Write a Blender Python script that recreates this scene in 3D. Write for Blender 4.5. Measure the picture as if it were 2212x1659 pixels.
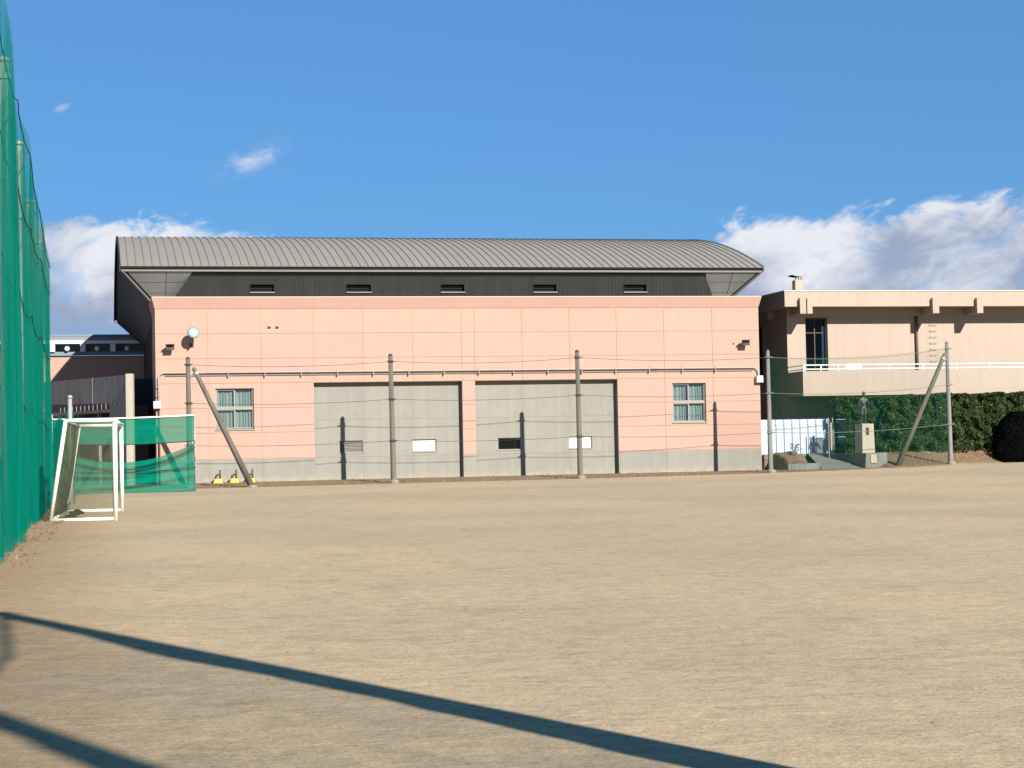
import bpy, bmesh, math, random
from mathutils import Vector, Matrix, noise
random.seed(7)
for o in list(bpy.data.objects): bpy.data.objects.remove(o)
S = bpy.context.scene; COL = S.collection
rad = math.radians

# ------------------------------------------------------------------ camera
CAM_H = 1.5; FPX = 4000.0; PW, PH = 2212.0, 1659.0        # focal length in photo pixels
PITCH = math.atan((971.0 - PH / 2) / FPX); ROLL = rad(1.13)
fwd = Vector((0, math.cos(PITCH), math.sin(PITCH))); rt = Vector((1, 0, 0)); up = rt.cross(fwd)
CR = rt * math.cos(ROLL) - up * math.sin(ROLL); CU = rt * math.sin(ROLL) + up * math.cos(ROLL)
cd = bpy.data.cameras.new('camera'); cam = bpy.data.objects.new('camera', cd); COL.objects.link(cam)
cd.sensor_width = 36; cd.lens = 36 * FPX / PW; cd.clip_start = 0.1; cd.clip_end = 6000
cam.matrix_world = Matrix(((CR.x, CU.x, -fwd.x, 0), (CR.y, CU.y, -fwd.y, 0), (CR.z, CU.z, -fwd.z, CAM_H), (0, 0, 0, 1)))
S.camera = cam

# ------------------------------------------------------------------ sun, sky, exposure
SUN_EL = rad(30.1); HX, HY = 0.546, -0.838                 # horizontal direction towards the sun
sl = bpy.data.lights.new('sun', 'SUN'); sun = bpy.data.objects.new('sun', sl); COL.objects.link(sun)
sl.energy = 5.0; sl.angle = rad(0.53); sl.color = (1.0, 0.94, 0.85)
tosun = Vector((HX * math.cos(SUN_EL), HY * math.cos(SUN_EL), math.sin(SUN_EL)))
sun.rotation_euler = tosun.to_track_quat('Z', 'Y').to_euler(); sun.location = (30, -30, 40)
S.view_settings.view_transform = 'Standard'; S.view_settings.look = 'None'
S.view_settings.exposure = 1.05; S.view_settings.gamma = 1.0; S.view_settings.use_curve_mapping = False
S.render.engine = 'CYCLES'
S.cycles.transparent_max_bounces = 40; S.cycles.max_bounces = 8

W = bpy.data.worlds.new('World'); S.world = W; W.use_nodes = True
nt = W.node_tree; nt.nodes.clear()
class NB:
    """small node builder"""
    def __init__(s, tree): s.t = tree
    def n(s, kind, **kw):
        nd = s.t.nodes.new(kind)
        for k, v in kw.items(): setattr(nd, k, v)
        return nd
    def link(s, a, b): s.t.links.new(a, b)
    def val(s, sock, v):
        if isinstance(v, (int, float)): sock.default_value = v
        elif isinstance(v, (tuple, list)): sock.default_value = v
        else: s.link(v, sock)
    def m(s, op, a, b=0.0, c=None, clamp=False):
        nd = s.n('ShaderNodeMath', operation=op, use_clamp=clamp); s.val(nd.inputs[0], a); s.val(nd.inputs[1], b)
        if c is not None: s.val(nd.inputs[2], c)
        return nd.outputs[0]
    def sstep(s, x, lo, hi):
        nd = s.n('ShaderNodeMapRange', interpolation_type='SMOOTHSTEP'); s.val(nd.inputs[0], x); s.val(nd.inputs[1], lo); s.val(nd.inputs[2], hi)
        return nd.outputs[0]
    def noise(s, vec, scale, detail=3, rough=0.5, dist=0.0):
        nd = s.n('ShaderNodeTexNoise'); s.link(vec, nd.inputs['Vector']); s.val(nd.inputs['Scale'], scale)
        nd.inputs['Detail'].default_value = detail; nd.inputs['Roughness'].default_value = rough; nd.inputs['Distortion'].default_value = dist
        return nd.outputs['Fac']
    def mixc(s, f, a, b, mode='MIX'):
        nd = s.n('ShaderNodeMix', data_type='RGBA', blend_type=mode); s.val(nd.inputs[0], f); s.val(nd.inputs[6], a); s.val(nd.inputs[7], b)
        return nd.outputs[2]
    def comb(s, x, y, z):
        nd = s.n('ShaderNodeCombineXYZ'); s.val(nd.inputs[0], x); s.val(nd.inputs[1], y); s.val(nd.inputs[2], z); return nd.outputs[0]
wb = NB(nt)
sky = wb.n('ShaderNodeTexSky', sky_type='NISHITA', sun_disc=False, sun_elevation=SUN_EL, sun_rotation=math.atan2(HX, HY),
           altitude=300, air_density=1.0, dust_density=0.0, ozone_density=8.0)
gm = wb.n('ShaderNodeGamma'); gm.inputs[1].default_value = 0.47; wb.link(sky.outputs[0], gm.inputs[0])      # camera-like soft contrast of the sky
hs = wb.n('ShaderNodeHueSaturation'); hs.inputs['Saturation'].default_value = 1.0; wb.link(gm.outputs[0], hs.inputs['Color'])
tint = wb.mixc(1.0, hs.outputs[0], (0.53, 1.03, 1.58, 1), 'MULTIPLY')
bg = wb.n('ShaderNodeBackground'); bg.inputs[1].default_value = 0.089; wb.link(tint, bg.inputs[0])
tc = wb.n('ShaderNodeTexCoord'); sx = wb.n('ShaderNodeSeparateXYZ'); wb.link(tc.outputs['Generated'], sx.inputs[0])
az = wb.m('ARCTAN2', sx.outputs[0], sx.outputs[1]); el = wb.m('ARCSINE', sx.outputs[2])
# clouds: a bank of cumulus low over the horizon, with a few loose wisps above it
cv = wb.comb(az, wb.m('ADD', wb.m('MULTIPLY', el, 1.7), wb.m('MULTIPLY', az, -0.35)), 0.37)
n1 = wb.noise(cv, 26, 7, 0.62, 0.35); n2 = wb.noise(cv, 9, 3, 0.5); n3 = wb.noise(cv, 60, 5, 0.6, 0.3)
aa = wb.m('ABSOLUTE', wb.m('ADD', az, 0.005))
hgt = wb.m('ADD', 0.096, wb.m('MULTIPLY', wb.sstep(aa, 0.075, 0.145), 0.030))
hgt = wb.m('ADD', hgt, wb.m('MULTIPLY', wb.m('SUBTRACT', n1, 0.5), 0.050))
hgt = wb.m('ADD', hgt, wb.m('MULTIPLY', wb.m('SUBTRACT', n2, 0.5), 0.022))
hgt = wb.m('ADD', hgt, wb.m('MULTIPLY', wb.m('SUBTRACT', n3, 0.5), 0.018))
dpt = wb.m('SUBTRACT', hgt, el)
bank = wb.sstep(dpt, -0.002, 0.009)
holes = wb.sstep(wb.noise(cv, 17, 5, 0.6, 0.6), 0.36, 0.50)
under = wb.sstep(el, 0.050, 0.080)
bank = wb.m('MULTIPLY', wb.m('MULTIPLY', bank, wb.m('ADD', 0.62, wb.m('MULTIPLY', holes, 0.38))), wb.m('ADD', 0.15, wb.m('MULTIPLY', under, 0.85)))
def wisp(a0, e0, ra, re, amt):
    da = wb.m('DIVIDE', wb.m('SUBTRACT', az, a0), ra); de = wb.m('DIVIDE', wb.m('SUBTRACT', wb.m('SUBTRACT', el, e0), wb.m('MULTIPLY', wb.m('SUBTRACT', az, a0), 0.35)), re)
    d = wb.m('SQRT', wb.m('ADD', wb.m('MULTIPLY', da, da), wb.m('MULTIPLY', de, de)))
    v = wb.m('MULTIPLY', wb.sstep(d, 1.0, 0.0), wb.sstep(wb.m('ADD', wb.m('MULTIPLY', n1, 0.6), wb.m('MULTIPLY', n3, 0.5)), 0.42, 0.72))
    return wb.m('MULTIPLY', v, amt)
mask = wb.m('MAXIMUM', bank, wisp(-0.138, 0.157, 0.030, 0.010, 0.85))
mask = wb.m('MAXIMUM', mask, wisp(-0.237, 0.183, 0.006, 0.003, 0.35))
mask = wb.m('MAXIMUM', mask, wisp(0.62, 0.19, 0.05, 0.012, 0.6)); mask = wb.m('MAXIMUM', mask, wisp(-0.75, 0.16, 0.06, 0.012, 0.6))
shade = wb.sstep(wb.m('ADD', wb.m('MULTIPLY', dpt, 15.0), wb.m('MULTIPLY', wb.m('SUBTRACT', n2, n1), 2.2)), -0.1, 0.75)
ccol = wb.mixc(shade, (0.68, 0.69, 0.74, 1), (0.27, 0.33, 0.46, 1))
bg2 = wb.n('ShaderNodeBackground'); wb.link(ccol, bg2.inputs[0]); bg2.inputs[1].default_value = 0.59
mx = wb.n('ShaderNodeMixShader'); wb.link(mask, mx.inputs[0]); wb.link(bg.outputs[0], mx.inputs[1]); wb.link(bg2.outputs[0], mx.inputs[2])
wo = wb.n('ShaderNodeOutputWorld'); wb.link(mx.outputs[0], wo.inputs[0])

# ------------------------------------------------------------------ materials
MATS = {}
ALB = 0.59      # overall reflectance level of the painted and mineral surfaces
def newmat(name):
    m = bpy.data.materials.new(name); m.use_nodes = True; m.node_tree.nodes.clear(); MATS[name] = m
    b = NB(m.node_tree); out = b.n('ShaderNodeOutputMaterial'); return m, b, out
def mat(name, col, rough=0.8, var=0.10, scale=3.0, metal=0.0, bump=0.0, bscale=40.0, spec=0.3, streak=0.0, rnd=0.0, stretch=(1, 1, 1), dirt=None):
    m, b, out = newmat(name)
    p = b.n('ShaderNodeBsdfPrincipled'); b.link(p.outputs[0], out.inputs[0])
    t = b.n('ShaderNodeTexCoord'); mp = b.n('ShaderNodeMapping'); mp.inputs['Scale'].default_value = stretch; b.link(t.outputs['Object'], mp.inputs[0]); v = mp.outputs[0]
    f = b.noise(v, scale, 5, 0.6); k = b.m('ADD', 1.0 - var, b.m('MULTIPLY', f, 2 * var))
    f2 = b.noise(v, scale * 11, 3, 0.6); k = b.m('MULTIPLY', k, b.m('ADD', 1 - var * .5, b.m('MULTIPLY', f2, var)))
    if streak:
        mp2 = b.n('ShaderNodeMapping'); mp2.inputs['Scale'].default_value = (2.2, 2.2, 0.12); b.link(t.outputs['Object'], mp2.inputs[0])
        k = b.m('MULTIPLY', k, b.m('ADD', 1 - streak, b.m('MULTIPLY', b.sstep(b.noise(mp2.outputs[0], 1.4, 5, 0.65), 0.3, 0.62), streak)))
    if rnd:
        oi = b.n('ShaderNodeObjectInfo'); k = b.m('MULTIPLY', k, b.m('ADD', 1 - rnd, b.m('MULTIPLY', oi.outputs['Random'], 2 * rnd)))
    kA = ALB if (max(col) < 0.6 or name == 'pink_panel_paint') else 0.80
    col = tuple(q * kA for q in col)
    c = b.mixc(1.0, (*col, 1), b.comb(k, k, k), 'MULTIPLY')
    if dirt:
        dcol, dz0, dz1 = dirt
        g = b.n('ShaderNodeNewGeometry'); s3 = b.n('ShaderNodeSeparateXYZ'); b.link(g.outputs['Position'], s3.inputs[0])
        zz = b.m('ADD', s3.outputs[2], b.m('MULTIPLY', b.m('SUBTRACT', b.noise(v, 1.7, 4, .6), 0.5), 0.6))
        c = b.mixc(b.m('MULTIPLY', b.sstep(zz, dz1, dz0), 0.6), c, (*dcol, 1))
    b.link(c, p.inputs['Base Color']); p.inputs['Roughness'].default_value = rough; p.inputs['Metallic'].default_value = metal
    p.inputs['Specular IOR Level'].default_value = spec
    if bump:
        bn = b.n('ShaderNodeBump'); bn.inputs['Strength'].default_value = bump; bn.inputs['Distance'].default_value = 0.01
        b.link(b.noise(v, bscale, 4, 0.6), bn.inputs['Height']); b.link(bn.outputs[0], p.inputs['Normal'])
    return m
def netmat(name, col, alpha, streak=0.25, scale=(3, 3, .25), trans=0.45):
    m, b, out = newmat(name)
    t = b.n('ShaderNodeTexCoord'); mp = b.n('ShaderNodeMapping'); mp.inputs['Scale'].default_value = scale; b.link(t.outputs['Object'], mp.inputs[0])
    f = b.noise(mp.outputs[0], 2.0, 4, 0.6)
    k = b.m('ADD', 0.75, b.m('MULTIPLY', f, 0.5)); c = b.mixc(1.0, (*col, 1), b.comb(k, k, k), 'MULTIPLY')
    d = b.n('ShaderNodeBsdfDiffuse'); b.link(c, d.inputs[0]); tr = b.n('ShaderNodeBsdfTranslucent'); b.link(c, tr.inputs[0])
    ms = b.n('ShaderNodeMixShader'); ms.inputs[0].default_value = trans; b.link(d.outputs[0], ms.inputs[1]); b.link(tr.outputs[0], ms.inputs[2])
    tp = b.n('ShaderNodeBsdfTransparent'); mo = b.n('ShaderNodeMixShader')
    a = b.m('ADD', alpha - streak / 2, b.m('MULTIPLY', f, streak), clamp=True); b.link(a, mo.inputs[0]); b.link(tp.outputs[0], mo.inputs[1]); b.link(ms.outputs[0], mo.inputs[2])
    b.link(mo.outputs[0], out.inputs[0]); return m
def glassmat(name, tint, refl=0.14):
    m, b, out = newmat(name)
    tp = b.n('ShaderNodeBsdfTransparent'); tp.inputs[0].default_value = (*tint, 1)
    g = b.n('ShaderNodeBsdfGlossy'); g.inputs['Roughness'].default_value = 0.03
    mo = b.n('ShaderNodeMixShader'); mo.inputs[0].default_value = refl; b.link(tp.outputs[0], mo.inputs[1]); b.link(g.outputs[0], mo.inputs[2]); b.link(mo.outputs[0], out.inputs[0]); return m
def leafmat(name, c0, c1, spec=0.25):
    m, b, out = newmat(name)
    g = b.n('ShaderNodeNewGeometry'); t = b.n('ShaderNodeTexCoord')
    f = b.m('ADD', b.m('MULTIPLY', g.outputs['Random Per Island'], 0.6), b.m('MULTIPLY', b.sstep(b.noise(t.outputs['Object'], 1.6, 3), 0.35, 0.65), 0.4))
    c = b.mixc(f, (*c0, 1), (*c1, 1))
    p = b.n('ShaderNodeBsdfPrincipled'); b.link(c, p.inputs['Base Color']); p.inputs['Roughness'].default_value = 0.55; p.inputs['Specular IOR Level'].default_value = spec
    tr = b.n('ShaderNodeBsdfTranslucent'); b.link(c, tr.inputs[0]); ms = b.n('ShaderNodeMixShader'); ms.inputs[0].default_value = 0.2
    b.link(p.outputs[0], ms.inputs[1]); b.link(tr.outputs[0], ms.inputs[2]); b.link(ms.outputs[0], out.inputs[0]); return m

PINK = mat('pink_panel_paint', (0.63, 0.392, 0.305), 0.75, 0.045, 0.7, streak=0.05, rnd=0.02, bump=0.15, bscale=60)
JOINT = mat('pink_joint_sealant', (0.60, 0.375, 0.285), 0.9, 0.1)
CONC = mat('grey_concrete', (0.37, 0.36, 0.31), 0.9, 0.13, 1.1, bump=0.3, bscale=25, streak=0.10, rnd=0.03, dirt=((0.36, 0.30, 0.21), 0.05, 0.55))
CONCL = mat('stair_concrete', (0.47, 0.45, 0.40), 0.9, 0.2, 1.2, bump=0.3, bscale=20, streak=0.3)
CONCD = mat('weathered_concrete', (0.30, 0.29, 0.26), 0.9, 0.2, 1.4, bump=0.4, bscale=20, streak=0.25)
ROOF = mat('grey_roof_metal', (0.325, 0.305, 0.27), 0.85, 0.06, 0.5, spec=0.08, rnd=0.03)
FASC = mat('grey_fascia_metal', (0.22, 0.215, 0.195), 0.55, 0.06, 1.0)
CHAR = mat('charcoal_cladding', (0.043, 0.043, 0.042), 0.8, 0.12, 0.8, streak=0.15, spec=0.04)
ENDM = mat('shade_tinted_cladding', (0.05, 0.057, 0.07), 0.7, 0.12, 0.6, spec=0.1)  # dark tone carries the shade of the gym end turned from the sun
SOFF = mat('soffit_panel_grey', (0.30, 0.31, 0.30), 0.8, 0.05, 1.0, rnd=0.05)
BLACK = mat('black_gap', (0.012, 0.012, 0.012), 0.9, 0.1)
DARKIN = mat('dark_interior', (0.02, 0.018, 0.016), 0.9, 0.2)
ALU = mat('aluminium_frame', (0.36, 0.34, 0.29), 0.5, 0.06, 4, spec=0.5)
WHITE = mat('white_paint', (0.78, 0.77, 0.73), 0.55, 0.05, 3)
GOALP = mat('white_goal_paint', (0.80, 0.77, 0.66), 0.5, 0.08, 5)
CURT = mat('pale_blue_curtain', (0.44, 0.50, 0.48), 0.9, 0.25, 5, stretch=(4, 1, .3))
GLASS = glassmat('window_glass', (0.86, 0.90, 0.88), 0.06)
DGLASS = glassmat('dark_window_glass', (0.45, 0.45, 0.42), 0.018)
BROWN = mat('brown_metal', (0.10, 0.065, 0.045), 0.6, 0.2, 6)
LAMPG = mat('pale_lamp_lens', (0.30, 0.455, 0.43), 0.6, 0.05, 5, spec=0.6)
POLE = mat('concrete_pole', (0.20, 0.185, 0.145), 0.85, 0.18, 2.5, bump=0.3, bscale=30, streak=0.3, stretch=(1, 1, .4))
POLEG = mat('galvanised_steel', (0.46, 0.48, 0.47), 0.5, 0.12, 4, metal=0.2, spec=0.5)
FOOT = mat('pale_concrete_foot', (0.34, 0.30, 0.23), 0.9, 0.2, 6, bump=.4)
WIRE = mat('steel_wire', (0.05, 0.045, 0.04), 0.6, 0.1)
WIREG = mat('grey_green_wire', (0.20, 0.23, 0.20), 0.6, 0.1)
YEL = mat('yellow_paint', (0.68, 0.42, 0.05), 0.55, 0.15, 6)
CREAM = mat('cream_wall_paint', (0.555, 0.45, 0.36), 0.8, 0.045, 0.6, streak=0.06, bump=0.15, bscale=40)
CREAMW = mat('pale_coping', (0.66, 0.60, 0.52), 0.7, 0.04, 1)
PIPEB = mat('brown_downpipe', (0.17, 0.115, 0.075), 0.6, 0.1, 3)
SHEET = mat('white_sheet_metal', (0.50, 0.56, 0.63), 0.5, 0.06, 2, streak=0.05, spec=0.5)
EARTH = mat('brown_earth', (0.27, 0.18, 0.105), 0.95, 0.3, 1.8, bump=1.0, bscale=14)
PATHM = mat('grey_path_concrete', (0.25, 0.24, 0.20), 0.9, 0.15, 1.5, bump=.3)
PEDC = mat('cream_pedestal_stone', (0.59, 0.54, 0.42), 0.8, 0.1, 2, streak=0.12)
BRONZE = mat('weathered_bronze', (0.085, 0.10, 0.09), 0.5, 0.25, 6, metal=0.4, spec=0.5)
PLAQ = mat('dark_bronze_plaque', (0.09, 0.055, 0.03), 0.5, 0.2, 9)
TARP = mat('black_plastic_sheet', (0.004, 0.004, 0.005), 0.95, 0.3, 2, spec=0.0)
ROPE = mat('dark_green_rope', (0.01, 0.06, 0.04), 0.9, 0.2)
NETG = netmat('green_ball_net', (0.003, 0.26, 0.172), 0.35, 0.28)
NETB = netmat('green_low_net', (0.003, 0.225, 0.145), 0.80, 0.25, (1.2, 1.2, 2.5))
NETS = netmat('green_fence_net', (0.004, 0.12, 0.075), 0.12, 0.05, (1, 1, 1))
NETO = netmat('olive_goal_net', (0.10, 0.115, 0.06), 0.55, 0.35, (2, 2, 1))
NETL = netmat('olive_goal_net_thin', (0.16, 0.18, 0.11), 0.20, 0.12, (2, 2, 1))
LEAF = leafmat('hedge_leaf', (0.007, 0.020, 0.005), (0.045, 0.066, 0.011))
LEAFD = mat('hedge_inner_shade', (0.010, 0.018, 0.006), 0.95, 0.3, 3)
BARK = mat('bark', (0.09, 0.065, 0.045), 0.9, 0.3, 6)
DRY = leafmat('dry_grass', (0.13, 0.09, 0.045), (0.27, 0.21, 0.11))
STONE = mat('pebble', (0.30, 0.25, 0.18), 0.9, 0.3, 8)
BLUEF = mat('blue_grey_fascia', (0.24, 0.31, 0.38), 0.6, 0.1, 1)

# ground: pale sandy school field
m, b, out = newmat('field_sand'); FIELD = m
g = b.n('ShaderNodeNewGeometry'); P = g.outputs['Position']; sp = b.n('ShaderNodeSeparateXYZ'); b.link(P, sp.inputs[0])
big = b.noise(P, 0.11, 4, 0.55); mid = b.noise(P, 0.9, 5, 0.65); sml = b.noise(P, 9.0, 5, 0.7); fine = b.noise(P, 34.0, 3, 0.8); grit = b.noise(P, 260.0, 1, 0.5)
smx = b.n('ShaderNodeMapping'); smx.inputs['Scale'].default_value = (0.45, 1.0, 1.0); b.link(P, smx.inputs[0])
rake = b.noise(smx.outputs[0], 3.2, 5, 0.7, 0.4)
vast = b.noise(P, 0.045, 3, 0.5)
c = b.mixc(b.sstep(big, 0.36, 0.64), (0.63, 0.475, 0.292, 1), (0.515, 0.415, 0.27, 1))
c = b.mixc(b.m('MULTIPLY', b.sstep(vast, 0.42, 0.62), 0.35), c, (0.50, 0.415, 0.29, 1))
c = b.mixc(b.m('MULTIPLY', b.sstep(mid, 0.50, 0.76), 0.5), c, (0.36, 0.285, 0.18, 1))
c = b.mixc(b.m('MULTIPLY', b.sstep(rake, 0.53, 0.74), 0.36), c, (0.27, 0.21, 0.13, 1))
# trodden brown soil towards the net line on the left
dn = b.m('ADD', b.m('ADD', sp.outputs[0], 1.79), b.m('MULTIPLY', sp.outputs[1], 0.2182))
dn = b.m('ADD', dn, b.m('MULTIPLY', b.m('SUBTRACT', mid, 0.5), 2.2))
c = b.mixc(b.m('MULTIPLY', b.sstep(dn, 2.6, 0.1), 0.75), c, (0.36, 0.235, 0.125, 1))
nall = b.noise(P, 3.4, 9, 0.92)
kk = b.m('MULTIPLY', ALB, b.m('ADD', b.m('ADD', -0.95, b.m('MULTIPLY', nall, 1.70)), b.m('ADD', b.m('MULTIPLY', sml, 0.60), b.m('ADD', b.m('MULTIPLY', fine, 1.46), b.m('MULTIPLY', grit, 0.24)))))
c = b.mixc(1.0, c, b.comb(kk, kk, kk), 'MULTIPLY')
spk = b.sstep(b.noise(P, 38.0, 3, 0.7), 0.70, 0.76); c = b.mixc(b.m('MULTIPLY', spk, 0.6), c, (0.11, 0.08, 0.05, 1))
p = b.n('ShaderNodeBsdfPrincipled'); b.link(c, p.inputs['Base Color']); p.inputs['Roughness'].default_value = 0.95; p.inputs['Specular IOR Level'].default_value = 0.15
bn = b.n('ShaderNodeBump'); bn.inputs['Strength'].default_value = 0.7; bn.inputs['Distance'].default_value = 0.03
hh = b.m('ADD', b.m('ADD', b.m('MULTIPLY', sml, 0.5), b.m('MULTIPLY', fine, 0.25)), b.m('MULTIPLY', rake, 0.9)); b.link(hh, bn.inputs['Height']); b.link(bn.outputs[0], p.inputs['Normal'])
b.link(p.outputs[0], out.inputs[0])

# ------------------------------------------------------------------ mesh helpers
class MB:
    def __init__(s): s.v = []; s.f = []; s.mi = []; s.m = 0
    def add(s, vs, fs):
        k = len(s.v); s.v += [tuple(x) for x in vs]; s.f += [tuple(i + k for i in f) for f in fs]; s.mi += [s.m] * len(fs); return s
    def box(s, x0, x1, y0, y1, z0, z1):
        return s.add([(x0, y0, z0), (x1, y0, z0), (x1, y1, z0), (x0, y1, z0), (x0, y0, z1), (x1, y0, z1), (x1, y1, z1), (x0, y1, z1)],
                     [(0, 3, 2, 1), (4, 5, 6, 7), (0, 1, 5, 4), (1, 2, 6, 5), (2, 3, 7, 6), (3, 0, 4, 7)])
    def hexa(s, a):  # 8 points bottom ring then top ring
        return s.add(a, [(0, 3, 2, 1), (4, 5, 6, 7), (0, 1, 5, 4), (1, 2, 6, 5), (2, 3, 7, 6), (3, 0, 4, 7)])
    def tube(s, pts, r, n=8, cap=True):
        pts = [Vector(q) for q in pts]; rs = r if isinstance(r, (list, tuple)) else [r] * len(pts)
        vs = []; fs = []; prev = None
        for i, q in enumerate(pts):
            d = (pts[min(i + 1, len(pts) - 1)] - pts[max(i - 1, 0)]).normalized()
            if prev is None: a = d.orthogonal().normalized()
            else: a = (prev - d * prev.dot(d)).normalized()
            prev = a; bb = d.cross(a)
            for k in range(n):
                t = 2 * math.pi * k / n; vs.append(q + (a * math.cos(t) + bb * math.sin(t)) * rs[i])
        for i in range(len(pts) - 1):
            for k in range(n): fs.append((i * n + k, i * n + (k + 1) % n, (i + 1) * n + (k + 1) % n, (i + 1) * n + k))
        if cap: fs.append(tuple(range(n - 1, -1, -1))); fs.append(tuple((len(pts) - 1) * n + k for k in range(n)))
        return s.add(vs, fs)
    def grid(s, fn, nu, nv):
        vs = [fn(i / nu, j / nv) for j in range(nv + 1) for i in range(nu + 1)]
        fs = [(j * (nu + 1) + i, j * (nu + 1) + i + 1, (j + 1) * (nu + 1) + i + 1, (j + 1) * (nu + 1) + i) for j in range(nv) for i in range(nu)]
        return s.add(vs, fs)
    def prism(s, poly, y0, y1):  # poly in (x,z), extruded along y
        n = len(poly); vs = [(x, y0, z) for x, z in poly] + [(x, y1, z) for x, z in poly]
        return s.add(vs, [tuple(range(n)), tuple(range(2 * n - 1, n - 1, -1))] + [(i, i + n, (i + 1) % n + n, (i + 1) % n) for i in range(n)])
    def mesh(s, name, mats, smooth=False):
        me = bpy.data.meshes.new(name); me.from_pydata(s.v, [], s.f)
        for mm in (mats if isinstance(mats, (list, tuple)) else [mats]): me.materials.append(mm)
        if any(s.mi): me.polygons.foreach_set('material_index', s.mi)
        if smooth: me.polygons.foreach_set('use_smooth', [True] * len(me.polygons))
        me.validate(); me.update(); return me
    def build(s, name, mats, parent=None, smooth=False, loc=None):
        return link(name, s.mesh(name, mats, smooth), parent, loc)
def link(name, me, parent=None, loc=None):
    o = bpy.data.objects.new(name, me); COL.objects.link(o)
    if parent: o.parent = parent
    if loc: o.location = loc
    return o
def bevel(o, w=0.01, seg=2):
    md = o.modifiers.new('bevel', 'BEVEL'); md.width = w; md.segments = seg; md.limit_method = 'ANGLE'; return o
def tag(o, label, cat, group=None, kind=None):
    if label: o['label'] = label
    if cat: o['category'] = cat
    if group: o['group'] = group
    if kind: o['kind'] = kind
    return o
def empty(name, loc, rz=0, label=None, cat=None, group=None):
    o = bpy.data.objects.new(name, None); COL.objects.link(o); o.location = loc; o.rotation_euler = (0, 0, rz); o.empty_display_size = 0.3
    return tag(o, label, cat, group)
def struct(o): o['kind'] = 'structure'; return o

# gym frame: u along the facade, w into depth, origin on the facade base line
TH = rad(12.6); OX, OY = -15.024, 87.801; EX = (math.cos(TH), math.sin(TH))
def GW(u, w, z=0.0): return Vector((OX + u * EX[0] - w * EX[1], OY + u * EX[1] + w * EX[0], z))
def WG(x, y): dx, dy = x - OX, y - OY; return dx * EX[0] + dy * EX[1], -dx * EX[1] + dy * EX[0]
def interp(x, xs, ys):
    if x <= xs[0]: return ys[0]
    for i in range(1, len(xs)):
        if x <= xs[i]: return ys[i - 1] + (ys[i] - ys[i - 1]) * (x - xs[i - 1]) / (xs[i] - xs[i - 1])
    return ys[-1]
def smooth(t): t = max(0, min(1, t)); return t * t * (3 - 2 * t)
def gz(u, w):
    r = interp(u, [-40, -.5, 8.8, 17.7, 27.3, 33, 36.8, 42, 60], [0, .01, .05, .06, .12, .22, .34, .32, .32])
    return r * smooth((w + 55) / 48)
def gxy(x, y): return gz(*WG(x, y))

# ------------------------------------------------------------------ setting
def axis(a, b_, lo, hi, n, far):
    xs = [lo + (hi - lo) * i / n for i in range(n + 1)]
    return [lo - f for f in reversed(far)] + xs + [hi + f for f in far]
xs = axis(0, 0, -60, 90, 75, [20, 60, 160, 500, 1500, 3000]); ys = axis(0, 0, -40, 140, 90, [20, 60, 160, 500, 1500, 3000])
mb = MB(); nx, ny = len(xs), len(ys)
mb.add([(x, y, gxy(x, y)) for y in ys for x in xs], [(j * nx + i, j * nx + i + 1, (j + 1) * nx + i + 1, (j + 1) * nx + i) for j in range(ny - 1) for i in range(nx - 1)])
struct(mb.build('ground', FIELD, smooth=True))

# brown earth strip between the field and the buildings, rising into a bank at the right
def strip_front(u): return interp(u, [-6, 34.6, 36.4, 37.4, 38.2, 38.9, 60], [-4.75, -4.75, -4.35, -3.2, -1.6, -.75, -.6])
def strip_back(u): return interp(u, [-6, 28.2, 28.4, 33.4, 33.8, 60], [0.25, 0.25, -2.45, -2.45, .75, .75])
def strip_zb(u): return interp(u, [-6, 28.2, 28.4, 33.4, 33.8, 60], [.21, .21, .23, .23, 1.0, 1.0])
def fstrip(a, b_):
    u = -6 + a * 56; f = strip_front(u) + 0.22 * (noise.noise((u * .9, 3.1, 0)) + .6 * noise.noise((u * 2.7, 8, 0))); bk = strip_back(u); w = f + (bk - f) * b_
    z0 = gz(u, f) + .012; z1 = max(strip_zb(u), z0 + .02); t = b_
    z = z0 + (z1 - z0) * (smooth(t) * .55 + t * .45) + (0.05 * noise.noise((u * .8, w * .8, 4)) + .02 * noise.noise((u * 3, w * 3, 1))) * math.sin(math.pi * min(1, t * 1.0)) 
    if b_ == 0: z = gz(u, f) - .03
    return GW(u, w, z)
struct(MB().grid(fstrip, 260, 14).build('earth_bank', EARTH, smooth=True))
# raised yard in front of the right-hand building
mb = MB(); c4 = [(33.0, .74), (80, .74), (80, 60), (28.9, 60), (28.9, 1.25), (33.0, 1.25)]
mb.add([GW(u, w, .985) for u, w in c4] + [GW(u, w, -.2) for u, w in c4], [tuple(range(6))] + [(i, i + 6, (i + 1) % 6 + 6, (i + 1) % 6) for i in range(6)])
struct(mb.build('raised_yard', PATHM))
# concrete ramp up to the yard
mb = MB()
def framp(a, b_):
    u0 = 30.35 + (31.25 - 30.35) * b_; u1 = 32.72; w = -3.0 + 4.25 * b_; return GW(u0 + (u1 - u0) * a, w, .20 + .80 * b_ + .01 * noise.noise((a * 3, b_ * 5, 0)))
mb.grid(framp, 6, 10); q = [GW(30.35, -3, .2), GW(32.72, -3, .2), GW(32.72, -3, -.1), GW(30.35, -3, -.1)]; mb.add(q, [(0, 3, 2, 1)])
struct(mb.build('path', PATHM))

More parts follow.
